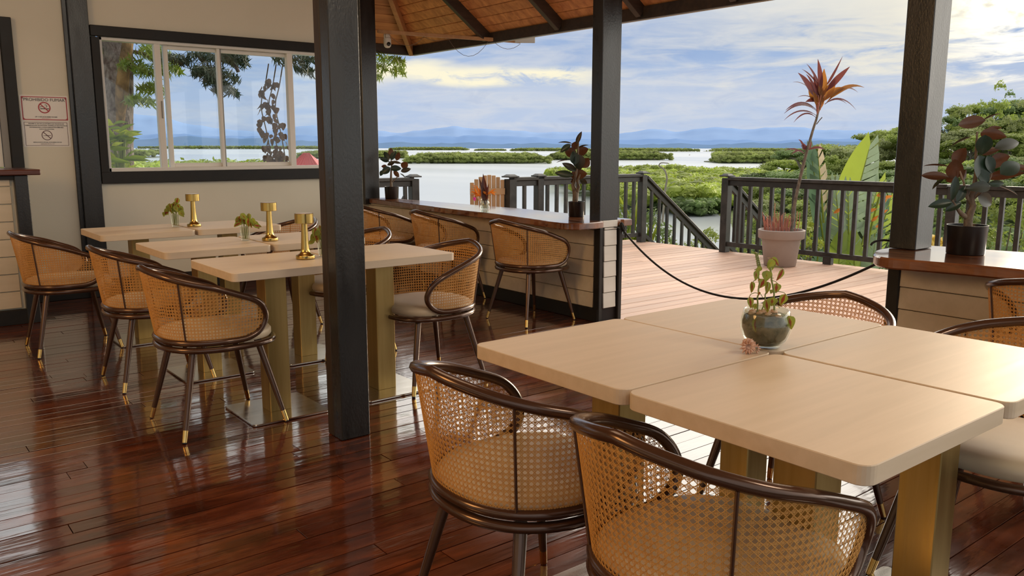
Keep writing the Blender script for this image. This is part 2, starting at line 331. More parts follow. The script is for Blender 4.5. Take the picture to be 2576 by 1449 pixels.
# ------------------------------------------------------------------ mesh helpers
class MB:
    def __init__(s): s.v = []; s.f = []; s.sm = []
    def add(s, vs, fs, smooth=False):
        o = len(s.v); s.v += [tuple(x) for x in vs]
        for f in fs: s.f.append(tuple(o+i for i in f)); s.sm.append(smooth)
        return s
    def box(s, c, d, ch=0.0, R=None):
        """chamfered box: centre c, full size d"""
        hx, hy, hz = d[0]/2, d[1]/2, d[2]/2
        vs, fs = [], []
        if ch <= 0:
            vs = [(x, y, z) for x in (-hx, hx) for y in (-hy, hy) for z in (-hz, hz)]
            fs = [(0, 1, 3, 2), (4, 6, 7, 5), (0, 4, 5, 1), (2, 3, 7, 6), (0, 2, 6, 4), (1, 5, 7, 3)]
        else:
            ch = min(ch, hx*.49, hy*.49, hz*.49)
            idx = {}
            for sx in (-1, 1):
                for sy in (-1, 1):
                    for sz in (-1, 1):
                        for a in range(3):
                            q = [sx*(hx-ch), sy*(hy-ch), sz*(hz-ch)]
                            q[a] = (sx, sy, sz)[a]*(hx, hy, hz)[a]
                            idx[(sx, sy, sz, a)] = len(vs); vs.append(tuple(q))
            S = (-1, 1)
            for a in range(3):
                b, c_ = (a+1) % 3, (a+2) % 3
                for sg in S:
                    def g(u, w):
                        q = [0, 0, 0]; q[a] = sg; q[b] = u; q[c_] = w
                        return idx[(q[0], q[1], q[2], a)]
                    q = [g(-1, -1), g(1, -1), g(1, 1), g(-1, 1)]
                    fs.append(tuple(q if sg > 0 else q[::-1]))
            for a in range(3):
                b, c_ = (a+1) % 3, (a+2) % 3
                for sb in S:
                    for sc in S:
                        def g(w, ax):
                            q = [0, 0, 0]; q[a] = w; q[b] = sb; q[c_] = sc
                            return idx[(q[0], q[1], q[2], ax)]
                        q = [g(-1, b), g(1, b), g(1, c_), g(-1, c_)]
                        fs.append(tuple(q if sb*sc > 0 else q[::-1]))
            for sx in S:
                for sy in S:
                    for sz in S:
                        q = [idx[(sx, sy, sz, a)] for a in range(3)]
                        fs.append(tuple(q if sx*sy*sz > 0 else q[::-1]))
        if R is not None: vs = [tuple(R @ Vector(p)) for p in vs]
        return s.add([(p[0]+c[0], p[1]+c[1], p[2]+c[2]) for p in vs], fs)
    def bar(s, a, b, w, h, ch=0.0, up=(0, 0, 1)):
        """box beam from a to b, w wide (sideways) and h high"""
        a, b = Vector(a), Vector(b); x = (b-a); L = x.length; x.normalize()
        y = Vector(up).cross(x); y.normalize(); z = x.cross(y)
        R = Matrix((x, y, z)).transposed()
        return s.box((a+b)/2, (L, w, h), ch, R)
    def tube(s, pts, r, seg=8, closed=False, caps=True):
        pts = [Vector(q) for q in pts]; n = len(pts)
        rs = r if hasattr(r, '__len__') else [r]*n
        vs, fs = [], []
        T = []
        for i in range(n):
            if closed: t = pts[(i+1) % n]-pts[i-1]
            else: t = pts[min(i+1, n-1)]-pts[max(i-1, 0)]
            T.append(t.normalized() if t.length > 1e-9 else Vector((0, 0, 1)))
        ref = Vector((0, 0, 1)) if abs(T[0].z) < .9 else Vector((1, 0, 0))
        N = (ref-T[0]*ref.dot(T[0])).normalized()
        for i in range(n):
            N = (N-T[i]*N.dot(T[i]))
            N = N.normalized() if N.length > 1e-6 else Vector((1, 0, 0))
            B = T[i].cross(N)
            for j in range(seg):
                a = 2*PI*j/seg
                vs.append(pts[i]+(N*math.cos(a)+B*math.sin(a))*rs[i])
        m = n if closed else n-1
        # closed loops: match the start ring to the transported frame
        sh = 0
        if closed:
            t0 = (N-T[0]*N.dot(T[0])).normalized(); v0 = (vs[0]-pts[0]).normalized(); b0 = T[0].cross(v0)
            sh = round(math.atan2(t0.dot(b0), t0.dot(v0))/(2*PI)*seg)
        for i in range(m):
            i2 = (i+1) % n; o = sh if (closed and i2 == 0) else 0
            for j in range(seg):
                fs.append((i*seg+j, i*seg+(j+1) % seg, i2*seg+(j+1+o) % seg, i2*seg+(j+o) % seg))
        s.add(vs, fs, True)
        if not closed and caps:
            s.add(vs[:seg], [tuple(range(seg))[::-1]]); s.add(vs[-seg:], [tuple(range(seg))])
        return s
    def lathe(s, prof, seg=24, c=(0, 0, 0), smooth=True):
        """profile [(r,z)] around z; repeat a point to get a sharp edge"""
        n = len(prof); vs, fs = [], []
        for r, z in prof:
            for j in range(seg):
                a = 2*PI*j/seg; vs.append((c[0]+r*math.cos(a), c[1]+r*math.sin(a), c[2]+z))
        for i in range(n-1):
            if prof[i] == prof[i+1]: continue
            for j in range(seg):
                fs.append((i*seg+j, i*seg+(j+1) % seg, (i+1)*seg+(j+1) % seg, (i+1)*seg+j))
        return s.add(vs, fs, smooth)
    def prism(s, poly, z0, z1, ch=0.0):
        """polygon (ccw) extruded z0..z1 with an optional top/bottom chamfer"""
        n = len(poly)
        def inset(d):
            out = []
            for i in range(n):
                p0, p1, p2 = Vector(poly[i-1]), Vector(poly[i]), Vector(poly[(i+1) % n])
                a = (p1-p0).normalized(); b = (p2-p1).normalized()
                na, nb = Vector((-a.y, a.x)), Vector((-b.y, b.x))
                m = (na+nb); m = m/max(m.dot(m)/2, .4) if m.length > 1e-6 else na
                out.append(p1+m*d)
            return out
        rings = [(poly, z0), (poly, z1)] if ch <= 0 else [(inset(ch), z0), (poly, z0+ch), (poly, z1-ch), (inset(ch), z1)]
        vs = [(q[0], q[1], z) for r, z in rings for q in r]
        fs = []
        for i in range(len(rings)-1):
            for j in range(n): fs.append((i*n+j, i*n+(j+1) % n, (i+1)*n+(j+1) % n, (i+1)*n+j))
        fs.append(tuple(range(n))[::-1]); fs.append(tuple((len(rings)-1)*n+j for j in range(n)))
        return s.add(vs, fs)
    def mesh(s, name):
        me = bpy.data.meshes.new(name)
        me.from_pydata([tuple(q) for q in s.v], [], s.f)
        me.polygons.foreach_set('use_smooth', s.sm)
        me.update(); return me
    def build(s, name, mat, parent=None, **kw):
        return obj(name, s.mesh(name), mat, parent, **kw)
def mesh_np(name, V, F, smooth=False):
    """fast mesh from numpy arrays; F is (n,4) or (n,3)"""
    me = bpy.data.meshes.new(name)
    V = np.asarray(V, np.float32); F = np.asarray(F, np.int32); kf = F.shape[1]
    me.vertices.add(len(V)); me.vertices.foreach_set('co', V.ravel())
    me.loops.add(F.size); me.loops.foreach_set('vertex_index', F.ravel())
    me.polygons.add(len(F)); me.polygons.foreach_set('loop_start', np.arange(0, F.size, kf, dtype=np.int32))
    me.polygons.foreach_set('use_smooth', np.full(len(F), smooth))
    me.update(calc_edges=True); me.validate(); return me
def obj(name, me, mat=None, parent=None, loc=None, rot=None, label=None, cat=None, group=None, kind=None):
    o = bpy.data.objects.new(name, me); COL.objects.link(o)
    if mat is not None and me is not None and not me.materials: me.materials.append(MT[mat] if isinstance(mat, str) else mat)
    if parent is not None: o.parent = parent
    if loc is not None: o.location = loc
    if rot is not None: o.rotation_euler = rot
    tag(o, label, cat, group, kind)
    return o
def tag(o, label=None, cat=None, group=None, kind=None):
    for k_, v_ in (('label', label), ('category', cat), ('group', group), ('kind', kind)):
        if v_: o[k_] = v_
    return o
def empty(name, loc=(0, 0, 0), rz=0.0, parent=None, **kw):
    o = bpy.data.objects.new(name, None); COL.objects.link(o); o.empty_display_size = 0.05
    o.location = loc; o.rotation_euler = (0, 0, rz)
    if parent is not None: o.parent = parent
    return tag(o, **kw)
KIDS = {}
def dup(root, loc=None, rz=None, **kw):
    """a thing with copies of its parts and sub-parts (shared mesh data)"""
    c = root.copy(); COL.objects.link(c)
    for key in ('label', 'group'):
        if key in c.keys() and key in kw and kw[key] is None: del c[key]
    if loc is not None: c.location = loc
    if rz is not None: c.rotation_euler = (0, 0, rz)
    for ch in root.children:
        d = ch.copy(); COL.objects.link(d); d.parent = c
        for g in ch.children:
            e = g.copy(); COL.objects.link(e); e.parent = d
    return tag(c, **kw)
def rot2(a): return Matrix.Rotation(a, 3, 'Z')
VIEWROT = YAW-PI/2     # local +X to the right of the view, +Y away

# ------------------------------------------------------------------ floor and deck
floor = obj('floor', MB().box((0.6, 2.4, -0.040), (7.6, 11.0, 0.04)).mesh('floor'), 'subfloor', kind='structure', label='dark red varnished plank floor of the open dining room', cat='floor')
pw = 0.088
y = -0.42; row = 0
while y < 7.86:
    x0 = -1.5 - rng.uniform(0, 0.8); x1 = 4.36
    cuts = [x0]
    while cuts[-1] < x1-0.6:
        cuts.append(min(cuts[-1]+rng.uniform(2.2, 4.4), x1))
        if x1-cuts[-1] < 0.7: cuts[-1] = x1
    for a, b in zip(cuts[:-1], cuts[1:]):
        L = b-a-0.0025; w = pw-0.0032
        m = MB().box((0, 0, -0.011), (L, w, 0.022), 0.0009).mesh('plank')
        obj('plank', m, 'floor', floor, loc=((a+b)/2, y+pw/2, rng.uniform(-0.0008, 0.0008)), rot=(rad(rng.uniform(-0.6, 0.6)), rad(rng.uniform(-0.03, 0.03)), 0))
    y += pw; row += 1
deck = obj('floor_deck', MB().box((6.55, 3.1, -0.075), (4.25, 10.2, 0.09)).mesh('deck'), 'subfloor', kind='structure', label='sunlit deck of narrow reddish boards outside the dining room', cat='deck')
dw = 0.142
y = -1.75
while y < 8.1:
    cuts = [4.40]
    if rng.random() < 0.45: cuts.append(rng.uniform(5.6, 7.6))
    cuts.append(8.66)
    for a, b in zip(cuts[:-1], cuts[1:]):
        obj('board', MB().box((0, 0, -0.014), (b-a-0.003, dw-0.010, 0.028), 0.003).mesh('board'), 'deck', deck, loc=((a+b)/2, y+dw/2, rng.uniform(-0.001, 0.001)))
    y += dw

# ------------------------------------------------------------------ rear wall with the long window
WY = 7.9
wall = MB()
X0, X1, ZT = -4.2, 4.425, 2.80
wl, wr, wb, wt = 1.80, 4.02, 1.05, 2.23      # hole of the long window
kl, kr, kb, kt = -1.6, 1.09, 1.12, 2.24      # hole of the kitchen window behind the bar
def wbox(xa, xb, za, zb): wall.box(((xa+xb)/2, WY+0.07, (za+zb)/2), (xb-xa, 0.14, zb-za))
wbox(X0, kl, 0, ZT); wbox(kl, kr, 0, kb); wbox(kl, kr, kt, ZT); wbox(kr, wl, 0, ZT); wbox(wl, wr, 0, wb); wbox(wl, wr, wt, ZT); wbox(wr, X1, 0, ZT)
wall.build('wall_back', 'wall', kind='structure', label='cream painted wall with the long sliding window', cat='wall')
# left side wall of the bar room (outside the frame, closes the room)
MB().box((-4.27, 3.0, 1.475), (0.14, 10.0, 2.95)).build('wall_left', 'wall', kind='structure')
tb = empty('baseboard_back', (0, 0, 0), kind='structure', label='black baseboard along the cream wall', cat='baseboard')
MB().box(((1.1+X1)/2, WY-0.015, 0.075), (X1-1.1, 0.03, 0.15), 0.004).build('baseboard_strip', 'blacktrim', tb)
# black pilaster
p1 = empty('trim_1', (1.65, WY, 0), kind='structure', label='tall black painted pilaster left of the long window', cat='pilaster')
MB().box((0.018, -0.028, ZT/2), (0.155, 0.056, ZT), 0.004).build('pilaster_board', 'black', p1)
MB().box((-0.075, -0.012, ZT/2), (0.035, 0.024, ZT), 0.003).build('pilaster_edge', 'black', p1)
# long window
win = empty('window_1', (0, WY, 0), kind='structure', label='long sliding window with black timber surround and white aluminium sashes', cat='window')
fl, fr, fb, ft = 1.752, 4.07, 0.979, 2.30
MB().box(((fl+fr)/2, -0.022, ft-0.044), (fr-fl, 0.05, 0.088), 0.004).build('surround_top', 'blacktrim', win)
MB().box(((fl+fr)/2, -0.022, fb+0.05), (fr-fl, 0.05, 0.10), 0.004).build('surround_bottom', 'blacktrim', win)
MB().box((fl+0.034, -0.020, (fb+ft)/2), (0.068, 0.048, ft-fb-0.19), 0.004).build('surround_left', 'blacktrim', win)
MB().box((fr-0.034, -0.020, (fb+ft)/2), (0.068, 0.048, ft-fb-0.19), 0.004).build('surround_right', 'blacktrim', win)
al, ar, ab, at_ = 1.82, 4.00, 1.079, 2.212
fm = MB()
fm.box(((al+ar)/2, 0.03, at_-0.014), (ar-al, 0.09, 0.028), 0.003); fm.box(((al+ar)/2, 0.03, ab+0.016), (ar-al, 0.09, 0.032), 0.003)
fm.box((al+0.012, 0.03, (ab+at_)/2), (0.024, 0.09, at_-ab), 0.003); fm.box((ar-0.012, 0.03, (ab+at_)/2), (0.024, 0.09, at_-ab), 0.003)
fm.build('window_frame', 'alu', win)
def pane(xa, xb, yy):
    return MB().box(((xa+xb)/2, yy, (ab+at_)/2), (xb-xa, 0.004, at_-ab-0.06)).build('pane', 'glass', win)
MB().box((2.293, 0.02, (ab+at_)/2), (0.052, 0.06, at_-ab-0.05), 0.003).build('mullion', 'alu', win)
mh = MB().box((2.373, 0.055, (ab+at_)/2), (0.040, 0.04, at_-ab-0.05), 0.003).build('mullion', 'alu', win)
MB().box((2.836, 0.03, (ab+at_)/2), (0.028, 0.05, at_-ab-0.05), 0.003).build('mullion', 'alu', win)
MB().box((2.856, 0.045, (ab+at_)/2), (0.022, 0.05, at_-ab-0.05), 0.003).build('mullion', 'aludark', win)
MB().box((3.525, 0.02, (ab+at_)/2), (0.056, 0.06, at_-ab-0.05), 0.003).build('mullion', 'alu', win)
for xa, xb, za in ((2.393, 2.822, 0.05), (2.867, 3.497, 0.05)):
    r = MB(); r.box(((xa+xb)/2, za, at_-0.045), (xb-xa, 0.03, 0.034), 0.003); r.box(((xa+xb)/2, za, ab+0.05), (xb-xa, 0.03, 0.036), 0.003)
    r.build('sash_rail', 'alu', win)
MB().box((2.30, -0.014, 1.62), (0.012, 0.012, 0.15), 0.003).build('latch', 'aludark', win)
pane(1.844, 2.267, 0.03); pane(2.319, 2.353, 0.052); pane(2.393, 2.822, 0.055); pane(2.867, 3.497, 0.055); pane(3.553, 3.976, 0.03)
# kitchen window at the left edge: only its right jamb shows
w2 = empty('window_2', (0, WY, 0), kind='structure', label='black framed kitchen window behind the bar shelf', cat='window')
MB().box((1.139, -0.02, (1.05+2.305)/2), (0.086, 0.05, 2.305-1.05), 0.004).build('window_jamb', 'blacktrim', w2)
MB().box((-0.2, -0.02, 2.27), (2.6, 0.05, 0.09), 0.004).build('window_head', 'blacktrim', w2)
MB().box((1.070, 0.02, 1.68), (0.05, 0.07, 1.12), 0.003).build('window_frame', 'aludark', w2)
MB().box((1.025, 0.03, 1.68), (0.034, 0.05, 1.10), 0.003).build('sash_stile', 'alu', w2)
MB().box((-0.25, 0.03, 1.68), (2.6, 0.004, 1.12)).build('pane', 'glass', w2)

# ------------------------------------------------------------------ bar at the left edge
BY = 6.98
bar = empty('bar_counter', (0, BY, 0), label='cream clapboard bar front with black corner post under a red shelf', cat='bar counter')
MB().box((-1.05, 0.30, 0.545), (4.12, 0.50, 1.09)).build('core', 'wall', bar)
z = 0.115
while z < 1.07:
    h = min(0.128, 1.09-z)
    MB().box((-1.08, 0.042, z+h/2), (4.06, 0.016, h-0.006), 0.003, Euler((rad(-2.2), 0, 0)).to_matrix()).build('clapboard', 'board', bar)
    z += 0.128
MB().box((1.018, 0.03, 0.545), (0.088, 0.075, 1.09), 0.004).build('corner_post', 'black', bar)
MB().box((-1.05, 0.022, 0.055), (4.13, 0.05, 0.11), 0.004).build('baseboard', 'blacktrim', bar)
MB().box((1.036, 0.30, 0.545), (0.03, 0.50, 1.09), 0.003).build('end_panel', 'black', bar)
MB().box((-1.05, 0.030, 1.075), (4.1, 0.05, 0.03), 0.003).build('top_rail', 'blacktrim', bar)
MB().box((-0.95, BY+0.28, 1.112), (4.18, 0.66, 0.040), 0.006).build('bar_shelf', 'barshelf', label='red varnished hardwood shelf on the clapboard bar', cat='shelf')

# ------------------------------------------------------------------ no-smoking notices
def text(body, x, z, size, mat, parent, y=-0.0035, bold=0.0):
    cu = bpy.data.curves.new('text', 'FONT'); cu.body = body; cu.size = size; cu.align_x = 'CENTER'; cu.align_y = 'CENTER'
    cu.offset = bold; cu.resolution_u = 3
    o = bpy.data.objects.new('lettering', cu); COL.objects.link(o); cu.materials.append(MT[mat])
    bpy.context.view_layer.update()
    me = bpy.data.meshes.new_from_object(o.evaluated_get(bpy.context.evaluated_depsgraph_get()))
    bpy.data.objects.remove(o)
    return obj('lettering', me, mat, parent, loc=(x, y, z), rot=(PI/2, 0, 0))
def flat(poly, y0, y1):
    """outline in (x,z) extruded along y"""
    m = MB(); n = len(poly)
    vs = [(a, y0, b) for a, b in poly]+[(a, y1, b) for a, b in poly]
    fs = [tuple(range(n)), tuple(range(2*n-1, n-1, -1))]+[(i, i+n, (i+1) % n+n, (i+1) % n) for i in range(n)]
    return m.add(vs, fs)
def rrect(x0, x1, z0, z1, r, n=5):
    out = []
    for cx, cz, a0 in ((x1-r, z1-r, 0), (x0+r, z1-r, 90), (x0+r, z0+r, 180), (x1-r, z0+r, 270)):
        for i in range(n+1):
            a = rad(a0+90*i/n); out.append((cx+r*math.cos(a), cz+r*math.sin(a)))
    return out
def ringmesh(cx, cz, r0, r1, y, seg=40):
    m = MB(); vs = []
    for i in range(seg):
        a = 2*PI*i/seg
        for rr in (r0, r1): vs.append((cx+rr*math.cos(a), y, cz+rr*math.sin(a)))
    m.add(vs, [(2*i, 2*i+1, (2*i+3) % (2*seg), (2*i+2) % (2*seg)) for i in range(seg)])
    return m
def slash(m, cx, cz, r, w, y):
    d = Vector((1, -1)).normalized(); q = Vector((1, 1)).normalized()
    a, b = Vector((cx, cz))-d*r, Vector((cx, cz))+d*r
    m.add([(*(a-q*w)[:1], y, (a-q*w)[1]), (*(b-q*w)[:1], y, (b-q*w)[1]), (*(b+q*w)[:1], y, (b+q*w)[1]), (*(a+q*w)[:1], y, (a+q*w)[1])], [(0, 1, 2, 3)])
s1 = empty('notice', (1.372, WY-0.001, 1.605), label='upper white no-smoking notice with red border and red prohibition ring', cat='notice')
obj('sheet', flat(rrect(-0.178, 0.176, -0.103, 0.103, 0.004), 0.0, -0.0015).mesh('sheet'), 'paper', s1)
bd = MB(); outer = rrect(-0.168, 0.166, -0.095, 0.094, 0.003); inner = rrect(-0.160, 0.158, -0.088, 0.087, 0.016)
vs = [(a, -0.0022, b) for a, b in outer]+[(a, -0.0022, b) for a, b in inner]; n_ = len(outer)
bd.add(vs, [(i, (i+1) % n_, (i+1) % n_+n_, i+n_) for i in range(n_)]); bd.build('border', 'signred', s1)
text('"PROHIBIDO FUMAR"', 0.0, 0.068, 0.0345, 'signblack', s1)
pr = ringmesh(-0.004, 0.006, 0.037, 0.046, -0.0026); slash(pr, -0.004, 0.006, 0.040, 0.0042, -0.0028); pr.build('prohibition_ring', 'signred', s1)
cg = flat([(-0.034, -0.006), (0.030, -0.006), (0.030, 0.000), (-0.034, 0.000)], -0.0019, -0.0023)
cg.tube([(-0.037, -0.0022, 0.006), (-0.034, -0.0022, 0.012), (-0.026, -0.0022, 0.013), (-0.018, -0.0022, 0.012)], 0.0016, 5)
cg.tube([(0.004+0.012*math.cos(a), -0.0022, 0.019+0.010*math.sin(a)) for a in [rad(q) for q in range(-70, 140, 30)]], 0.0019, 5)
cg.build('cigarette_symbol', 'signblack', s1)
text('LEY 13 DE 24 DE ENERO DE 2008', 0.004, -0.069, 0.0112, 'signblack', s1, bold=0.0002)
text('DENUNCIAS AL 311', 0.004, -0.080, 0.0075, 'signred', s1)
MB().box((-0.174, -0.003, 0.0), (0.012, 0.002, 0.19)).build('tape_edge', 'tape', s1)
s2 = empty('notice', (1.370, WY-0.001, 1.397), label='lower white no-vaping notice with thin dark border and dark prohibition ring', cat='notice')
obj('sheet', flat(rrect(-0.176, 0.172, -0.104, 0.103, 0.004), 0.0, -0.0015).mesh('sheet'), 'paper', s2)
bd = MB(); outer = rrect(-0.160, 0.158, -0.094, 0.096, 0.003); inner = rrect(-0.157, 0.155, -0.091, 0.093, 0.003)
vs = [(a, -0.0022, b) for a, b in outer]+[(a, -0.0022, b) for a, b in inner]
bd.add(vs, [(i, (i+1) % n_, (i+1) % n_+n_, i+n_) for i in range(n_)]); bd.build('border', 'signdark', s2)
for i, ln in enumerate(('PROHIBE EL USO DE LOS SISTEMAS ELECTRONICOS DE', 'ADMINISTRACION DE NICOTINA, CIGARRILLOS ELECTRONICOS,', 'VAPORIZADORES U OTROS DISPOSITIVOS SIMILARES,', 'CON O SIN NICOTINA.')):
    text(ln, 0.002, 0.083-0.0145*i, 0.0106, 'signblack', s2, bold=0.0002)
pr = ringmesh(0.0, -0.010, 0.035, 0.040, -0.0026); slash(pr, 0.0, -0.010, 0.036, 0.0026, -0.0028)
pr.add([(-0.030, -0.0025, -0.014), (0.028, -0.0025, -0.014), (0.028, -0.0025, -0.0095), (-0.004, -0.0025, -0.0095), (-0.030, -0.0025, -0.0125)], [(0, 1, 2, 3, 4)])
pr.build('prohibition_ring', 'signdark', s2)
text('RESOLUCION N.199 DEL 24 DE ENERO DE 2022', 0.0, -0.067, 0.0100, 'signblack', s2, bold=0.0002)
text('DENUNCIAS AL 311', 0.0, -0.081, 0.0115, 'signdark', s2)
MB().box((-0.172, -0.003, 0.0), (0.012, 0.002, 0.19)).build('tape_edge', 'tape', s2)

# ------------------------------------------------------------------ posts
def post(name, x0, x1, y0, y1, z0, z1, label, split=0.0):
    o = empty(name, ((x0+x1)/2, (y0+y1)/2, z0), label=label, cat='post')
    dx, dy, h = x1-x0, y1-y0, z1-z0
    if split:
        MB().box((0, -split/2, h/2), (dx, dy-split, h), 0.004).build('front_timber', 'black', o)
        MB().box((-0.002, (dy-split)/2+0.002, h/2), (dx-0.004, split-0.006, h), 0.004).build('back_timber', 'brownface', o)
    else:
        MB().box((0, 0, h/2), (dx, dy, h), 0.004).build('timber', 'black', o)
    return o
post('timber_post', 1.630, 1.772, 3.262, 3.40, 0.0, 3.35, 'black rough-sawn timber post standing on the dining room floor', split=0.062)
pL = post('timber_post', 4.335, 4.525, 4.405, 4.515, 0.755, 2.85, 'black timber post standing on the near end of the long window-side counter')
pR = post('timber_post', 4.385, 4.565, 2.095, 2.24, 0.762, 2.85, 'black timber post rising from the end of the counter by the large rubber plant')
pF = post('timber_post', 4.255, 4.430, 7.80, 7.898, 0.70, 2.84, 'black timber post at the far end of the long counter beside the wall')

# ------------------------------------------------------------------ counters
def counter_wall(name, x, y0, y1, thick, endmat, label, end_board):
    o = empty(name, (x, y0, 0), label=label, cat='half wall')
    L = y1-y0
    MB().box((thick/2, L/2, 0.354), (thick-0.03, L-0.03, 0.706)).build('core', 'subfloor', o)
    z = 0.10
    while z < 0.70:
        h = min(0.118, 0.708-z)
        MB().box((0.006, (L+0.07)/2, z+h/2), (0.014, L-0.07, h-0.004), 0.003, Euler((0, rad(2.6), 0)).to_matrix()).build('clapboard', 'board', o)
        if end_board: MB().box((thick/2, 0.006, z+h/2), (thick-0.085, 0.014, h-0.004), 0.003, Euler((rad(-2.6), 0, 0)).to_matrix()).build('clapboard', endmat, o)
        z += 0.118
    MB().box((0.0, L/2, 0.05), (0.035, L, 0.10), 0.004).build('baseboard', 'blacktrim', o)
    MB().box((0.005, 0.022, 0.355), (0.036, 0.062, 0.71), 0.004).build('corner_trim', 'blacktrim', o)
    if end_board:
        MB().box((thick-0.012, 0.002, 0.355), (0.036, 0.036, 0.71), 0.004).build('corner_trim', 'blacktrim', o)
        MB().box((thick/2-0.01, 0.004, 0.735), (thick-0.06, 0.018, 0.05), 0.003).build('end_cap', 'board_end', o)
    return o
counter_wall('counter_wall', 4.325, 4.385, 7.86, 0.215, 'board_end', 'cream clapboard half wall under the long varnished counter', True)
o = empty('counter_wall', (4.305, 2.185, 0), label='cream clapboard half wall under the counter with the large rubber plant', cat='half wall')
MB().box((0.12, -1.9, 0.35), (0.21, 3.77, 0.70)).build('core', 'subfloor', o)
z = 0.10
while z < 0.70:
    h = min(0.118, 0.708-z)
    MB().box((0.006, -1.93, z+h/2), (0.014, 3.74, h-0.004), 0.003, Euler((0, rad(2.6), 0)).to_matrix()).build('clapboard', 'board', o); z += 0.118
MB().box((0.0, -1.9, 0.05), (0.035, 3.8, 0.10), 0.004).build('baseboard', 'blacktrim', o)
MB().box((0.004, -0.030, 0.352), (0.036, 0.065, 0.704), 0.004).build('corner_trim', 'blacktrim', o)
MB().box((0.12, -0.004, 0.352), (0.21, 0.018, 0.704), 0.004).build('end_panel', 'board', o)

def spline(pts, n=6):
    out = []
    P_ = [Vector(q) for q in pts]
    for i in range(len(P_)-1):
        p0, p1, p2, p3 = P_[max(i-1, 0)], P_[i], P_[i+1], P_[min(i+2, len(P_)-1)]
        for j in range(n):
            t = j/n
            out.append(tuple(0.5*((2*p1)+(p2-p0)*t+(2*p0-5*p1+4*p2-p3)*t*t+(-p0+3*p1-3*p2+p3)*t**3)))
    out.append(tuple(P_[-1])); return out
front = spline([(4.300, 7.795), (4.285, 7.45), (4.235, 6.95), (4.19, 6.55), (4.150, 6.17), (4.128, 5.76), (4.118, 5.38), (4.062, 4.93), (4.004, 4.60), (3.998, 4.45)], 6)
frontc = spline([(3.998, 4.45), (4.015, 4.39), (4.06, 4.348), (4.12, 4.335), (4.22, 4.335), (4.29, 4.345), (4.322, 4.352)], 4)[1:]
wob = lambda q: (q[0]+rng.uniform(-0.004, 0.004), q[1])
poly = [wob(q) for q in front]+frontc+[(4.322, 4.384), (4.535, 4.384), (4.56, 4.372), (4.640, 4.368), (4.652, 4.40), (4.62, 4.9), (4.66, 5.7), (4.60, 6.6), (4.54, 7.5), (4.53, 7.86), (4.435, 7.86), (4.435, 7.795)]
MB().prism(poly, 0.712, 0.76, 0.006).build('countertop', 'counter', label='long live-edge varnished hardwood countertop with three plants on it', cat='countertop')
poly2 = spline([(4.56, 2.25), (4.30, 2.245), (4.155, 2.20), (4.03, 2.12), (3.985, 2.03), (4.01, 1.90), (4.06, 1.66), (4.075, 1.40), (4.05, 1.0), (4.03, 0.5), (4.04, -0.2), (4.04, -1.6)], 5)+[(4.80, -1.6), (4.83, 0.2), (4.80, 1.2), (4.77, 1.72), (4.70, 2.10), (4.66, 2.22)]
MB().prism(poly2, 0.706, 0.76, 0.008).build('countertop', 'counter', label='glossy hardwood countertop with rounded corner holding the large rubber plant', cat='countertop')

# ------------------------------------------------------------------ roof underside
EX, EY, EZ, PM = 5.30, 8.50, 2.385, 0.72
roof = empty('ceiling', (0, 0, 0), kind='structure', label='sloping pine board roof underside with dark rafters', cat='ceiling')
cosm = 1/math.sqrt(1+PM*PM)
bw = 0.118
topx = 1.6
# slope A falls toward the deck (+X), boards run along Y and stop at the hip; slope B falls toward the far side (+Y)
i = 0
while i < 36:
    s0 = i*bw*cosm; s1 = s0+bw*cosm
    zc = lambda s: EZ+0.035+PM*s
    yh0, yh1 = EY-s0, EY-s1
    g = 0.012*cosm
    cuts = [-4.5]
    if i < 14: cuts += [rng.uniform(1.5, 4.5)]
    cuts += [None]
    for a, b in zip(cuts[:-1], cuts[1:]):
        b0, b1 = (yh0, yh1) if b is None else (b-0.002, b-0.002)
        q = [(EX-s0, a), (EX-s0, b0), (EX-s1+g, b1), (EX-s1+g, a)]
        zz = [zc(s0), zc(s0), zc(s1-g), zc(s1-g)]
        vs = [(q[j][0], q[j][1], zz[j]) for j in range(4)]+[(q[j][0], q[j][1], zz[j]+0.03) for j in range(4)]
        MB().add(vs, [(0, 1, 2, 3), (7, 6, 5, 4), (0, 4, 5, 1), (1, 5, 6, 2), (2, 6, 7, 3), (3, 7, 4, 0)]).build('roof_board', 'roof', roof)
    xh0, xh1 = EX-s0, EX-s1
    q = [(-5.5, EY-s0), (xh0, EY-s0), (xh1, EY-s1+g), (-5.5, EY-s1+g)]
    zz = [zc(s0), zc(s0), zc(s1-g), zc(s1-g)]
    vs = [(q[j][0], q[j][1], zz[j]) for j in range(4)]+[(q[j][0], q[j][1], zz[j]+0.03) for j in range(4)]
    MB().add(vs, [(3, 2, 1, 0), (4, 5, 6, 7), (1, 5, 4, 0), (2, 6, 5, 1), (3, 7, 6, 2), (0, 4, 7, 3)]).build('roof_board', 'roof', roof)
    i += 1
sm = 36*bw*cosm
# deck above: closes the roof over the boards' upper ends
MB().box(((EX-sm-5.5)/2, (EY-sm-4.5)/2, EZ+PM*sm+0.05), (EX-sm+5.5+0.1, EY-sm+4.5+0.1, 0.06)).build('ridge_ceiling', 'roof', roof)
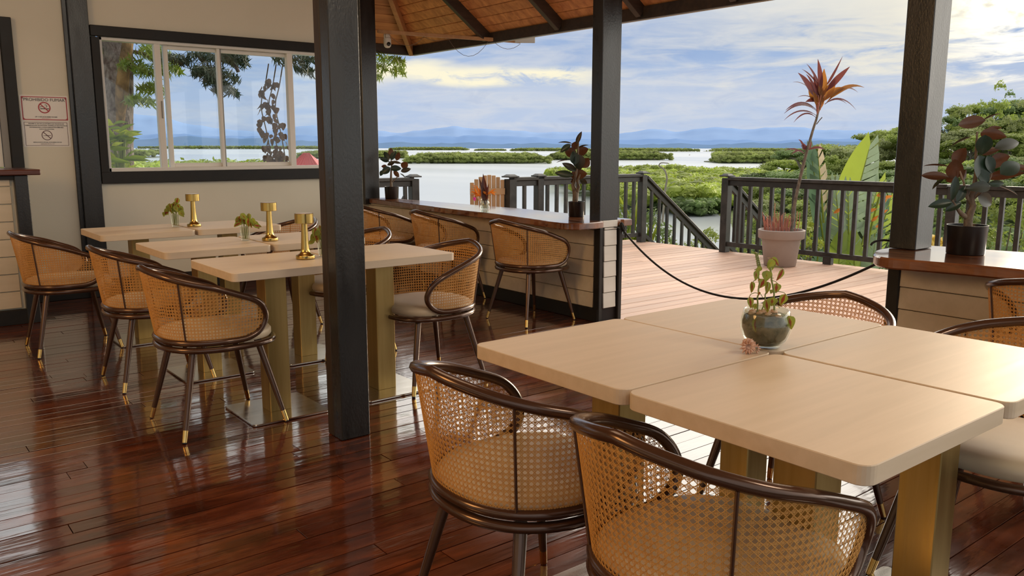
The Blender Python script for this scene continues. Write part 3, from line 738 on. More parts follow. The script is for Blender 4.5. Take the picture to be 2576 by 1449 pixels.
# the roofing sheet on top keeps daylight out of the board joints
def sheet(q, z): return MB().add([(a, b, c+z) for a, b, c in q]+[(a, b, c+z+0.02) for a, b, c in q], [(0, 1, 2, 3), (7, 6, 5, 4), (0, 4, 5, 1), (1, 5, 6, 2), (2, 6, 7, 3), (3, 7, 4, 0)])
sheet([(EX, -4.5, EZ), (EX, EY, EZ), (EX-sm, EY-sm, EZ+PM*sm), (EX-sm, -4.5, EZ+PM*sm)], 0.075).build('roof_sheet', 'subfloor', roof)
sheet([(-5.5, EY, EZ), (-5.5, EY-sm, EZ+PM*sm), (EX-sm, EY-sm, EZ+PM*sm), (EX, EY, EZ)], 0.075).build('roof_sheet', 'subfloor', roof)
def rafter(a, b, mat, w=0.055, h=0.11, nm='rafter'):
    return MB().bar(a, b, w, h, 0.004).build(nm, mat, roof)
zu = lambda s: EZ+0.035+PM*s-0.055
for yy in (7.02, 5.92, 4.92, 3.98, 3.0, 2.0, 1.0, 0.0, -1.0, -2.0):
    rafter((EX-0.03, yy, zu(0.03)), (EX-2.9 if EY-yy > 2.9 else EX-(EY-yy), yy, zu(min(2.9, EY-yy))), 'rafter')
for xx in (3.6, 2.6, 1.6, 0.6):
    rafter((xx, EY-0.03, zu(0.03)), (xx, EY-2.4, zu(2.4)), 'rafter')
rafter((EX-0.02, EY-0.02, zu(0.0)), (EX-2.8, EY-2.8, zu(2.8)), 'hip', 0.05, 0.10, 'hip_rafter')
MB().box((EX-0.015, (EY-4.5)/2, EZ-0.005), (0.03, EY+4.5, 0.10), 0.003).build('fascia', 'rafter', roof)
MB().box(((EX-5.5)/2, EY-0.015, EZ-0.005), (EX+5.5, 0.03, 0.10), 0.003).build('fascia', 'rafter', roof)
MB().box((EX+0.02, (EY-4.5)/2, EZ-0.045), (0.035, EY+4.5, 0.022), 0.003).build('drip_edge', 'fascia', roof)
MB().box(((EX-5.5)/2, EY+0.02, EZ-0.045), (EX+5.5, 0.035, 0.022), 0.003).build('drip_edge', 'fascia', roof)
# far slopes of the roof, outside the view
sheet([(EX-sm, -4.5, EZ+PM*sm), (EX-sm, EY-sm, EZ+PM*sm), (-5.5, EY-sm, EZ+PM*sm-0.2), (-5.5, -4.5, EZ+PM*sm-0.2)], 0.06).build('roof_sheet', 'roof', roof)
# slim batten hung under the eaves with a thin sagging wire
bt = empty('batten', (0, 0, 0), label='thin pine batten slung under the roof corner with a sagging wire', cat='batten')
MB().bar((4.487, 7.86, 2.47), (5.46, 6.72, 2.335), 0.03, 0.035, 0.003).build('batten_strip', 'hip', bt)
MB().box((5.47, 6.66, 2.345), (0.20, 0.03, 0.055), 0.003, rot2(rad(-35))).build('end_block', 'fascia', bt)
pa, pb = Vector((4.487, 7.86, 2.46)), Vector((5.46, 6.72, 2.325))
wp = []
for t0, t1, sag in ((0.08, 0.33, 0.10), (0.33, 0.50, 0.03), (0.50, 0.78, 0.16), (0.82, 1.0, 0.06)):
    for j in range(9):
        t = j/8; q = pa.lerp(pb, t0+(t1-t0)*t); wp.append(q-Vector((0, 0, sag*4*t*(1-t)+0.012)))
MB().tube(wp, 0.0022, 5).build('wire', 'wire', bt)
# security camera on the far post
sc = empty('security_camera', (4.60, 7.86, 2.38), label='small white security camera with two antennas under the eaves', cat='camera')
MB().lathe([(0.0, -0.07), (0.022, -0.066), (0.036, -0.05), (0.040, -0.03), (0.040, 0.02), (0.032, 0.035), (0.0, 0.038)], 20).build('dome', 'white', sc)
ls = MB(); ls.lathe([(0.0, 0.0), (0.020, 0.0), (0.020, 0.0), (0.020, 0.012), (0.0, 0.012)], 16)
lo = ls.build('lens', 'potblack', sc); lo.location = (-0.012, -0.045, -0.035); lo.rotation_euler = (rad(80), 0, rad(-20))
MB().box((0, 0.01, 0.055), (0.05, 0.06, 0.04), 0.006).build('mount', 'white', sc)
for dx in (-0.035, 0.03): MB().tube([(dx, 0.0, 0.02), (dx, 0.0, 0.11)], 0.005, 6).build('antenna', 'white', sc)
# ------------------------------------------------------------------ cane chair
RAILP = [(0, .768), (13, .758), (31, .740), (44, .724), (56, .708), (70, .690), (82, .670), (94, .648), (104, .629), (112, .608), (118, .578), (121.5, .545), (122.5, .515), (120.5, .485), (115, .458), (106, .442), (96, .437)]
UPP = [q for q in RAILP[:13]]; LOP = RAILP[12:]
def sizek(phi):
    if phi <= 90: return .165+(.10-.165)*(phi/90)
    return .10+.10*min((phi-90)/35, 1)
def shell(phid, z, side=1, out=0.0):
    """point of the chair shell: phi degrees from the back centre"""
    a = rad(phid); dx, dy = -math.cos(a), math.sin(a)
    n = 2.25 if phid <= 70 else 2.25+.55*min((phid-70)/50, 1)
    r = (abs(dx)**n+abs(dy)**n)**(-1/n)
    s = .25+sizek(phid)*(z-.437)+out
    return Vector((dx*r*s, dy*r*s*side, z))
def interp(x, tab, ix=0, iy=1):
    for a, b in zip(tab[:-1], tab[1:]):
        if min(a[ix], b[ix]) <= x <= max(a[ix], b[ix]) and a[ix] != b[ix]:
            return a[iy]+(b[iy]-a[iy])*(x-a[ix])/(b[ix]-a[ix])
    return None
def inside(phid, z):
    p_ = abs(phid)
    if p_ > 122.4: return False
    hi = interp(p_, UPP); lo = .437 if p_ <= 96 else interp(p_, LOP)
    return lo <= z <= hi
def shell_signed(phid, z, out=0.0): return shell(abs(phid), z, 1 if phid >= 0 else -1, out)
def cane_mesh():
    """woven cane: paired uprights and cross strands with two diagonals"""
    V, F = [], []
    p = .0150; dphi = math.degrees(p/.275); w = .00082
    def ribbon(a, b, out0, out1):
        # a,b (phi,z); arched strip
        da, dz = (b[0]-a[0])/dphi*p, b[1]-a[1]
        L = math.hypot(da, dz) or 1; px, pz = -dz/L*w, da/L*w
        o = len(V)
        for q, ou in ((a, out0), (b, out1)):
            for sgn, up in ((-1, 0), (0, .0007), (1, 0)):
                V.append(shell_signed(q[0]+sgn*px/p*dphi, q[1]+sgn*pz, ou+up))
        F.append((o, o+1, o+4, o+3)); F.append((o+1, o+2, o+5, o+4))
    nph = int(123/dphi)+1; nz = int(.34/p)+1; z0 = .437
    for j in range(nz+1):
        for off in (-.00135, .00135):
            z = z0+j*p+off
            for i in range(-nph*2, nph*2):
                a, b = (i*dphi/2, z), ((i+1)*dphi/2, z)
                if inside((a[0]+b[0])/2, z): ribbon(a, b, .0006*(-1)**i, .0006*(-1)**(i+1))
    for i in range(-nph, nph+1):
        for off in (-.00135, .00135):
            ph = i*dphi+off/p*dphi
            for j in range(nz*2):
                a, b = (ph, z0+j*p/2), (ph, z0+(j+1)*p/2)
                if inside(ph, (a[1]+b[1])/2): ribbon(a, b, -.0006*(-1)**j, -.0006*(-1)**(j+1))
    for i in range(-nph, nph+1):
        for j in range(nz):
            for q in ((((i+.5)*dphi, z0+j*p), ((i+1)*dphi, z0+(j+.5)*p)), (((i)*dphi, z0+(j+.5)*p), ((i+.5)*dphi, z0+(j+1)*p)),
                      (((i+.5)*dphi, z0+j*p), ((i)*dphi, z0+(j+.5)*p)), (((i+1)*dphi, z0+(j+.5)*p), ((i+.5)*dphi, z0+(j+1)*p))):
                if inside((q[0][0]+q[1][0])/2, (q[0][1]+q[1][1])/2): ribbon(q[0], q[1], .0013, .0013)
    return mesh_np('cane', np.array([tuple(v) for v in V]), np.array(F), True)
def outline(size, n=72):
    out = []
    for i in range(n):
        a = 2*PI*i/n; dx, dy = -math.cos(a), math.sin(a)
        ph = math.degrees(a if a <= PI else 2*PI-a)
        e = 2.25 if ph <= 70 else 2.25+.65*min((ph-70)/50, 1)
        r = (abs(dx)**e+abs(dy)**e)**(-1/e)*size
        out.append((dx*r, dy*r))
    return out
def make_chair():
    root = empty('cane_chair', (0, 0, 0))
    ol = outline(1.0)
    # seat cushion
    m = MB(); prof = [(.10, .4745), (.17, .4735), (.212, .470), (.234, .462), (.243, .450), (.243, .430), (.236, .420)]
    vs = [(0, 0, .475)]+[(x*r, y*r, z) for r, z in prof for x, y in ol]; n = len(ol)
    fs = [(0, 1+(j+1) % n, 1+j) for j in range(n)]+[(1+i*n+j, 1+i*n+(j+1) % n, 1+(i+1)*n+(j+1) % n, 1+(i+1)*n+j) for i in range(len(prof)-1) for j in range(n)]
    m.add(vs, fs, True); m.add([(x*.236, y*.236, .420) for x, y in ol], [tuple(range(n))]); m.build('seat', 'leather', root)
    MB().tube([(x*.25, y*.25, .404) for x, y in ol], .0148, 8, closed=True).build('seat_frame', 'chairmetal', root)
    loop = []
    half_ = [(ph, z) for ph, z in RAILP]
    # finer loop: Catmull through both halves
    pts = [shell(ph, z, 1) for ph, z in half_]
    ring = [shell(ph, .437, 1) for ph in (80, 60, 40, 20)]
    right = [shell(ph, z, -1) for ph, z in half_[1:]][::-1]
    ringr = [shell(ph, .437, -1) for ph in (20, 40, 60, 80)]
    loop = pts+ring+[shell(0, .437, 1)]+ringr+right
    sp = spline(loop+[loop[0]], 3)[:-1]
    MB().tube(sp, .0152, 8, closed=True).build('back_frame', 'chairmetal', root)
    obj('cane_panel', cane_mesh(), 'cane', root, kind='stuff')
    for sd in (-1, 1):
        MB().tube([shell(44, z, sd, .006) for z in (.437, .52, .61, .724)], .0042, 6).build('back_rod', 'chairmetal', root)
    for sx, sy in ((-1, -1), (-1, 1), (1, -1), (1, 1)):
        top = Vector((sx*.150, sy*.150, .404)); ft_ = Vector((sx*.242, sy*.232, 0.0)); d = ft_-top
        k1 = top+d*.86
        lg = MB().tube([top, top+d*.4, k1], [.0175, .0155, .0118], 10).build('leg', 'chairmetal', root)
        MB().tube([k1, top+d*.985], [.0121, .0108], 10).build('leg_tip', 'brass', lg)
        MB().tube([top+d*.985, ft_+Vector((0, 0, .001))], [.0100, .0095], 10).build('glide', 'potblack', lg)
    return root
ch0 = make_chair()
CH = 'cane tub chairs with cream seats'
chairs = [
 (1.303, 3.900, 0, 'cane tub chair at the outer end of the nearest lamp table'),
 (1.300, 4.865, 0, 'cane tub chair on the bar side of the middle lamp table'),
 (1.085, 5.979, 0, 'cane tub chair in front of the clapboard bar, at the farthest lamp table'),
 (2.465, 3.857, 180, 'cane tub chair at the inner end of the nearest lamp table, seat showing'),
 (2.450, 4.812, 180, 'cane tub chair mostly behind the floor post, at the middle lamp table'),
 (2.44, 5.86, 180, 'cane tub chair at the inner end of the farthest lamp table, below the window'),
 (4.007, 4.80, 0, 'cane tub chair at the long counter below the small pot beside the post'),
 (4.02, 5.95, 0, 'cane tub chair at the long counter below the bird of paradise vase'),
 (3.96, 6.83, 0, 'cane tub chair at the far end of the long counter'),
 (1.363, 1.630, 0, 'large cane tub chair in front of the table with the shell'),
 (1.380, 1.034, 0, 'largest cane tub chair, cut by the bottom edge, nearest the camera'),
 (2.524, 1.584, 180, 'cane tub chair behind the glass bowl, on the deck side'),
 (2.58, 0.945, 180, 'cane tub chair with cream seat beyond the bare nearest table'),
 (4.005, 1.262, 0, 'cane tub chair at the counter that holds the large rubber plant'),
]
for i, (x, y, a, lb) in enumerate(chairs):
    jit = rng.uniform(-1.5, 1.5)
    if i == 0:
        ch0.location = (x, y, 0); ch0.rotation_euler = (0, 0, rad(a+jit)); tag(ch0, lb, 'chair', CH)
    else: dup(ch0, (x, y, 0), rad(a+jit), label=lb, cat='chair', group=CH)

# ------------------------------------------------------------------ tables
TL = 0.583
def make_table():
    root = empty('square_table', (0, 0, 0))
    h = TL/2; r = .030
    poly = [(cx+r*math.cos(rad(a0+15*i)), cy+r*math.sin(rad(a0+15*i))) for cx, cy, a0 in ((h-r, h-r, 0), (-h+r, h-r, 90), (-h+r, -h+r, 180), (h-r, -h+r, 270)) for i in range(7)]
    MB().prism(poly, .711, .75, .0018).build('tabletop', 'table', root)
    MB().box((0, 0, .360), (.108, .108, .70), .003).build('column', 'brushed', root)
    q = .196; r = .02
    poly = [(cx+r*math.cos(rad(a0+18*i)), cy+r*math.sin(rad(a0+18*i))) for cx, cy, a0 in ((q-r, q-r, 0), (-q+r, q-r, 90), (-q+r, -q+r, 180), (q-r, -q+r, 270)) for i in range(6)]
    MB().prism(poly, 0.002, .012, .002).build('base_plate', 'steel', root)
    MB().box((0, 0, .704), (.30, .30, .012), .003).build('mounting_plate', 'blacktrim', root)
    return root
tb0 = make_table()
TG = 'pale square tables on brass columns'
tabs = [
 (1.294, 3.582, 'pale square table carrying the lamp beside the black floor post'),
 (1.294+TL+.018, 3.582, 'pale square table right behind the black floor post'),
 (1.282, 4.517, 'pale square table in the middle row holding a small glass of wilted coleus'),
 (1.282+TL+.018, 4.517, 'pale square table, inner half of the middle lamp row'),
 (1.224, 5.633, 'pale square table by the black pilaster, in the row against the window wall'),
 (1.224+TL+.018, 5.633, 'pale square table below the window, inner half of the farthest row'),
 (1.342, 0.690, 'bare pale square table of the four, nearest the camera'),
 (1.345, 1.282, 'pale square table of the four with the sea shell on its corner'),
 (1.934, 1.279, 'pale square table of the four, behind the glass bowl beside the deck'),
 (1.937, 0.688, 'pale square table of the four, running out of the picture'),
]
for i, (x, y, lb) in enumerate(tabs):
    L_ = (x+TL/2, y+TL/2, rng.uniform(-.0004, .0004))
    if i == 0: tb0.location = L_; tag(tb0, lb, 'table', TG)
    else: dup(tb0, L_, 0, label=lb, cat='table', group=TG)

# ------------------------------------------------------------------ brass table lamps
def make_lamp():
    root = empty('table_lamp', (0, 0, 0))
    MB().lathe([(0.0, .001), (.0455, .001), (.0465, .004), (.0465, .004), (.0465, .016), (.0455, .019), (.038, .022), (.028, .028), (.0225, .038), (.0205, .05), (.0175, .10), (.0150, .165), (.0150, .178)], 36).build('stem_base', 'lampbrass', root)
    MB().lathe([(.0150, .176), (.043, .176), (.0455, .178), (.0455, .178), (.0455, .2235), (.0455, .2235), (.044, .225), (.040, .225)], 40).build('lamp_shade', 'lampbrass', root)
    MB().lathe([(.040, .2252), (0.0, .2256)], 32).build('shade_top', 'white', root)
    sl = MB().box((0, 0, 0), (.012, .004, .005), .0012).build('charging_port', 'potblack', root)
    a = math.atan2(-3.8, -1.75)+.05
    sl.location = (.0460*math.cos(a), .0460*math.sin(a), .010); sl.rotation_euler = (0, 0, a+PI/2)
    return root
lp0 = make_lamp()
for i, (x, y, lb) in enumerate([(1.757, 3.845, 'brass mushroom table lamp just left of the black floor post'), (1.940, 4.722, 'brass mushroom table lamp on the middle lamp table'), (1.880, 5.895, 'brass mushroom table lamp on the farthest table by the window wall')]):
    if i == 0: lp0.location = (x, y, .7505); tag(lp0, lb, 'lamp', 'brass table lamps')
    else: dup(lp0, (x, y, .7505), 0, label=lb, cat='lamp', group='brass table lamps')

# ------------------------------------------------------------------ leaves
def leaf_mesh(name, shape, nx=8, droop=0.0, fold=0.15, tipcurl=0.0, ny=2):
    """unit leaf from (0,0,0) to x=1, half width given by shape(t); droop bends down, fold is a V along the midrib"""
    V, F = [], []
    for i in range(nx+1):
        t = i/nx; wd = shape(t)
        for j in range(-ny, ny+1):
            s_ = j/ny
            V.append((t, s_*wd, abs(s_)*wd*fold-droop*t*t-tipcurl*t**4))
    c = 2*ny+1
    for i in range(nx):
        for j in range(2*ny): F.append((i*c+j, (i+1)*c+j, (i+1)*c+j+1, i*c+j+1))
    return mesh_np(name, V, F, True)
ell = lambda t: .5*max(math.sin(PI*min(1, t**0.85)), 0)**0.75+0.004
ov = lambda t: .5*max(math.sin(PI*t**0.62), 0)**0.85+0.004
lance = lambda t: .5*max(math.sin(PI*t**0.75), 0)**1.05+0.006
LM_FICUS = leaf_mesh('rubber_leaf', ell, 9, .10, .18, .05)
LM_OV = leaf_mesh('ovate_leaf', ov, 8, .18, .22, .06)
LM_LANCE = leaf_mesh('lance_leaf', lance, 8, .12, .25)
def leaf_frame(base, tip, width, face, twist=0.0):
    b, t = Vector(base), Vector(tip); x = t-b; L = x.length; x.normalize()
    n = {'top': Vector((0, -1, .35)), 'under': Vector((0, 1, .25)), 'edge': Vector((0, -.28, 1)), 'up': Vector((0, 0, 1))}[face] if isinstance(face, str) else Vector(face)
    n = n-x*n.dot(x)
    if n.length < 1e-4: n = Vector((0, -1, 0))
    n.normalize(); n = Matrix.Rotation(twist, 3, x) @ n
    y = n.cross(x)
    M = Matrix.Identity(4)
    for i in range(3): M[i][0], M[i][1], M[i][2], M[i][3] = x[i]*L, y[i]*width, n[i]*L*.8, b[i]
    return M
def put_leaf(root, me, mat, base, tip, width, face, twist=0.0, name='leaf'):
    o = bpy.data.objects.new(name, me); COL.objects.link(o)
    o.parent = root; o.matrix_local = leaf_frame(base, tip, width, face, twist)
    if len(me.materials) == 0: me.materials.append(None)
    o.material_slots[0].link = 'OBJECT'; o.material_slots[0].material = MT[mat]
    return o
def pot(root, r0, r1, h, mat, rim=.004):
    MB().lathe([(0.0, .0), (r0-.003, .0), (r0, .003), (r1, h-.004), (r1+.001, h), (r1+.001, h), (r1-rim, h), (r1-rim, h), (r1-rim-.002, h-.022)], 40).build('pot', mat, root)
    MB().lathe([(r1-rim-.001, h-.02), (r1*.5, h-.014), (0.0, h-.012)], 24).build('soil', 'soil', root)
def rubber_plant(loc, label, pr, ph, stems, leaves, sc):
    """stems: lists of (x,z,r) in metres from the pot foot; leaves: (cx, cz, len, width, angle, face) centres"""
    root = empty('rubber_plant', loc, VIEWROT, label=label, cat='plant')
    pot(root, pr*.93, pr, ph, 'potblack')
    for st in stems:
        MB().tube([(x, yy, z) for x, yy, z, r in st], [q[3] for q in st], 8).build('stem', 'bark', root)
    for i, (cx, cz, L, wd, an, face) in enumerate(leaves):
        a = rad(an); d = Vector((math.cos(a), 0, math.sin(a)))
        dep = {'top': -.03, 'under': .04, 'edge': 0.0}[face]+rng.uniform(-.025, .025)
        tilt = rng.uniform(-.3, .3)
        dv = Vector((d.x, tilt, d.z)); c = Vector((cx, dep, cz))
        put_leaf(root, LM_FICUS, 'ficus' if face != 'top' else ('ficusg' if i % 3 else 'ficus'), c-dv*L/2, c+dv*L/2, wd, face, rng.uniform(-.25, .25))
    return root
# large rubber plant at the right counter (offsets in metres: right, up)
K = 1/(3.45*430)
def cr(l, ox, oz): return [((a-ox)*K, (oz-b)*K, L*K, w_*K, an, f_) for a, b, L, w_, an, f_ in l]
big = cr([(890, 200, 230, 95, 188, 'under'), (1012, 155, 140, 26, 28, 'edge'), (1030, 290, 200, 92, -6, 'under'), (1060, 243, 95, 36, 8, 'under'), (918, 368, 150, 118, -85, 'top'),
 (780, 335, 165, 30, 200, 'edge'), (1100, 362, 235, 92, 14, 'top'), (1050, 412, 150, 60, 12, 'under'), (828, 450, 140, 112, 65, 'under'), (785, 545, 155, 130, 105, 'under'),
 (945, 545, 215, 155, -75, 'top'), (1003, 510, 140, 84, -65, 'top'), (1098, 480, 160, 120, 25, 'under'), (1150, 535, 195, 122, 28, 'top'), (1172, 588, 240, 80, 12, 'under'),
 (1300, 535, 150, 44, -8, 'under'), (630, 515, 175, 30, 172, 'edge'), (635, 597, 215, 66, 174, 'under'), (622, 650, 115, 42, 215, 'edge'), (728, 685, 185, 64, -93, 'top'),
 (795, 722, 140, 64, 62, 'top'), (910, 675, 195, 88, 182, 'top'), (1058, 650, 135, 52, 2, 'top'), (1150, 692, 165, 40, -20, 'edge'), (1000, 775, 165, 105, -22, 'top'),
 (645, 800, 170, 72, 190, 'top'), (750, 820, 130, 62, 208, 'top'), (775, 620, 75, 66, -30, 'under'), (855, 590, 90, 60, 80, 'under'), (960, 600, 120, 90, -50, 'top')], 890, 1180)
def st(l, ox, oz): return [((a-ox)*K, dy, (oz-b)*K, r*K) for a, b, dy, r in l]
rubber_plant((4.452, 1.872, .7605), 'large rubber plant with burgundy leaves in a black pot on the right counter', .0955, .148,
 [st([(893, 1010, 0, 34), (890, 900, 0, 32), (915, 820, 0, 26), (895, 760, 0, 24), (912, 690, 0, 18), (925, 560, .01, 14), (910, 430, .01, 10), (905, 270, .01, 7)], 890, 1180),
  st([(880, 905, 0, 22), (830, 880, -.01, 18), (780, 830, -.02, 12), (740, 770, -.02, 7), (735, 640, -.02, 5)], 890, 1180),
  st([(915, 820, 0, 18), (860, 740, 0, 14), (830, 640, 0, 8), (810, 560, .02, 6)], 890, 1180),
  st([(915, 760, 0, 14), (985, 690, -.01, 9), (1030, 600, 0, 6), (1060, 480, .02, 5)], 890, 1180)], big, 1)
# medium plant beside the counter post
K = 1/(2.957*318)
mid = cr([(2055, 1038, 95, 34, 70, 'top'), (1960, 1072, 105, 30, 170, 'edge'), (1958, 1112, 95, 44, 215, 'top'), (2088, 1098, 85, 32, 22, 'edge'), (2000, 1142, 95, 74, 160, 'under'), (2088, 1132, 90, 70, 25, 'under'),
 (2058, 1212, 115, 92, -80, 'top'), (2112, 1218, 85, 80, 60, 'under'), (1935, 1202, 85, 14, 186, 'edge'), (1990, 1246, 115, 50, 150, 'top'), (1950, 1296, 140, 52, 172, 'top'), (2062, 1302, 125, 84, 10, 'under'),
 (2095, 1352, 62, 40, -30, 'top'), (2035, 1092, 65, 60, 70, 'under'), (2025, 1180, 100, 70, 100, 'top'), (2030, 1345, 60, 40, 200, 'under')], 2046, 1607)
mid = [(a, b, c, d, e, f_) for a, b, c, d, e, f_ in mid]
rubber_plant((4.458, 4.79, .7605), 'small rubber plant with twisted trunk in a black pot beside the counter post', .064, .118,
 [st([(2035, 1520, 0, 20), (2040, 1440, .0, 22), (2020, 1380, .01, 14), (2040, 1300, .0, 10), (2050, 1180, 0, 8), (2055, 1060, 0, 5)], 2046, 1607),
  st([(2045, 1440, 0, 14), (2060, 1390, -.01, 12), (2050, 1350, -.01, 8), (2070, 1300, 0, 5)], 2046, 1607)], mid, 1)
# far plant at the end of the counter
K = 1/(8.05*225)
far_ = cr([(752, 415, 185, 112, 90, 'under'), (678, 468, 190, 96, 122, 'top'), (812, 460, 200, 105, 62, 'top'), (872, 480, 170, 95, 70, 'under'), (640, 545, 165, 84, 160, 'top'), (690, 545, 170, 34, 130, 'edge'),
 (610, 670, 110, 74, 175, 'under'), (668, 740, 200, 135, 215, 'top'), (575, 790, 120, 80, 240, 'top'), (870, 590, 175, 52, -10, 'top'), (850, 700, 205, 115, 0, 'top'), (1000, 640, 155, 140, 50, 'under'),
 (1042, 730, 195, 95, 15, 'top'), (838, 812, 160, 92, -45, 'under'), (975, 840, 150, 50, -35, 'edge'), (760, 610, 150, 90, 200, 'top')], 757, 1270)
rubber_plant((4.47, 7.62, .7605), 'small rubber plant in a black pot at the far end of the counter', .074, .128,
 [st([(750, 1060, 0, 26), (748, 900, 0, 22), (755, 760, 0, 18), (770, 640, 0, 14), (752, 480, 0, 8)], 757, 1270), st([(760, 960, 0, 14), (830, 900, 0, 10), (900, 830, 0, 8)], 757, 1270)], far_, 1)

# ------------------------------------------------------------------ small glasses of wilted coleus
def coleus_glass(loc, label, leaves, h=.085, seed=1):
    rg = np.random.default_rng(seed)
    root = empty('glass_vase', loc, VIEWROT, label=label, cat='vase')
    MB().lathe([(0.0, .001), (.021, .001), (.023, .004), (.031, h), (.031, h), (.0295, h), (.0215, .010), (0.0, .009)], 24).build('glass', 'vase', root)
    for i in range(7):
        a = rg.uniform(0, 2*PI); r = rg.uniform(.004, .013)
        MB().tube([(r*math.cos(a), r*math.sin(a), .012), (r*1.4*math.cos(a+1), r*1.4*math.sin(a+1), h), (.02*math.cos(a), .02*math.sin(a), h+.02+.02*rg.random())], .0018, 5).build('stem', 'stemgreen', root)
    for (cx, cz, L, wd, an) in leaves:
        a = rad(an); d = Vector((math.cos(a), rg.uniform(-.4, .4), math.sin(a))).normalized(); c = Vector((cx, rg.uniform(-.035, .02), cz))
        put_leaf(root, LM_OV, 'coleus', c-d*L/2, c+d*L/2, wd, 'top', rg.uniform(-.5, .5))
    return root
def wilt(seed, n, w0, w1, z0, z1, L=(.035, .06)):
    rg = np.random.default_rng(seed); out = []
    for i in range(n):
        t = rg.uniform(-1, 1); z = z0+(z1-z0)*(1-abs(t)**1.5)*rg.uniform(.25, 1)
        out.append((t*(w0 if t < 0 else w1), z, rg.uniform(*L), rg.uniform(.022, .038), -90+t*55+rg.uniform(-35, 35)))
    return out
coleus_glass((1.771, 5.945, .7505), 'small clear glass of drooping coleus on the farthest table by the window wall', wilt(3, 24, .068, .062, .085, .185), seed=3)
coleus_glass((1.826, 4.81, .7505), 'small clear glass of spreading coleus with red tips on the middle lamp table', wilt(7, 22, .066, .085, .085, .145), seed=5)
coleus_glass((1.868, 3.875, .7505), 'small glass of wilted coleus mostly hidden behind the black floor post', wilt(9, 20, .062, .062, .070, .150), seed=8)

# ------------------------------------------------------------------ glass bowl with coleus
bowl = empty('glass_bowl', (1.962, 1.333, .7505), VIEWROT, label='round clear glass bowl of pebbles with a leggy coleus on the table joint', cat='bowl')
MB().lathe([(0.0, .001), (.034, .001), (.042, .004), (.060, .026), (.070, .055), (.070, .072), (.064, .095), (.061, .106), (.0600, .1065), (.0575, .105), (.060, .094), (.0655, .071), (.0655, .055), (.056, .029), (.038, .0085), (0.0, .0075)], 40).build('bowl', 'vase', bowl)
MB().lathe([(0.0, .0085), (.037, .0095), (.0545, .0295), (.0642, .055), (.0642, .072), (.0590, .088), (.045, .095), (.02, .099), (0.0, .100)], 36).build('pebble_fill', 'pebble', bowl)
pm = MB()
for i in range(26):
    a, r = rng.uniform(0, 2*PI), rng.uniform(0, .045); s = rng.uniform(.006, .011)
    pm.lathe([(0, -s*.7), (s*.8, -s*.4), (s, 0), (s*.8, s*.45), (0, s*.7)], 8, (r*math.cos(a), r*math.sin(a), .093+.006*(1-r/.05)))
pm.build('top_gravel', 'pebbletop', bowl, kind='stuff')
kk = 1/(5.173*905)
def bx(u, v, d=0.0): return Vector(((u-825)*kk, d, (1245-v)*kk))
for pts, r in (([(712, 790), (700, 600), (708, 450), (705, 330), (690, 200), (672, 90), (650, 10)], .0024), ([(920, 790), (915, 640), (905, 500), (870, 370), (850, 250), (835, 150), (855, 95)], .0026), ([(760, 790), (790, 640), (800, 520), (835, 400)], .0018)):
    MB().tube([bx(u, v, rng.uniform(-.006, .006)) for u, v in spline([(a, b) for a, b in pts], 3)], r, 6).build('stem', 'stemgreen', bowl)
fs_ = MB()
for i in range(16):
    q = bx(652+ (i*3.0), 8+i*11.5); s = .0026+.0001*i
    fs_.lathe([(0, -s), (s, 0), (0, s)], 6, (q.x+(.003 if i % 2 else -.003), q.y, q.z))
fs_.build('flower_spike', 'stemgreen', bowl)
for b, t, wd, fc in [((850, 90), (775, 190), 75, 'top'), ((860, 95), (990, 190), 80, 'top'), ((850, 100), (885, 275), 95, 'top'), ((845, 100), (810, 215), 60, 'top'), ((850, 95), (830, 80), 60, 'edge'),
  ((700, 180), (620, 240), 50, 'top'), ((640, 230), (645, 360), 72, 'top'), ((770, 225), (765, 365), 100, 'top'), ((1025, 235), (955, 385), 60, 'top'), ((800, 365), (745, 480), 80, 'top'), ((830, 390), (835, 565), 62, 'top'),
  ((960, 420), (955, 545), 92, 'top'), ((625, 395), (660, 560), 66, 'top'), ((590, 585), (625, 735), 70, 'top'), ((775, 600), (795, 765), 74, 'top'), ((870, 580), (870, 700), 110, 'top'), ((1075, 560), (1030, 725), 84, 'top'),
  ((930, 660), (945, 720), 45, 'top'), ((1040, 790), (1085, 965), 105, 'top'), ((660, 700), (650, 760), 45, 'edge'), ((710, 690), (690, 760), 55, 'top'), ((620, 830), (620, 1000), 60, 'under'), ((960, 700), (1020, 740), 40, 'edge'), ((690, 330), (650, 350), 30, 'edge'), ((860, 350), (920, 340), 32, 'edge'), ((880, 490), (860, 540), 40, 'top'), ((690, 500), (670, 540), 40, 'edge')]:
    d = rng.uniform(-.03, .02) if b[1] < 770 else (-.045)
    put_leaf(bowl, LM_OV, 'coleus', bx(*b, d), bx(*t, d+rng.uniform(-.008, .008)), wd*kk*1.30, fc, rng.uniform(-.35, .35))
for b, t in [((705, 330), (625, 395)), ((870, 370), (960, 420)), ((915, 530), (1000, 520)), ((1000, 520), (1075, 565)), ((705, 540), (620, 545)), ((620, 545), (590, 590)), ((850, 200), (960, 205)), ((960, 205), (1025, 240)), ((705, 520), (770, 600)), ((705, 225), (640, 235))]:
    MB().tube([bx(*b), bx((b[0]+t[0])/2, (b[1]+t[1])/2-12), bx(*t)], .0011, 5).build('petiole', 'stemgreen', bowl)
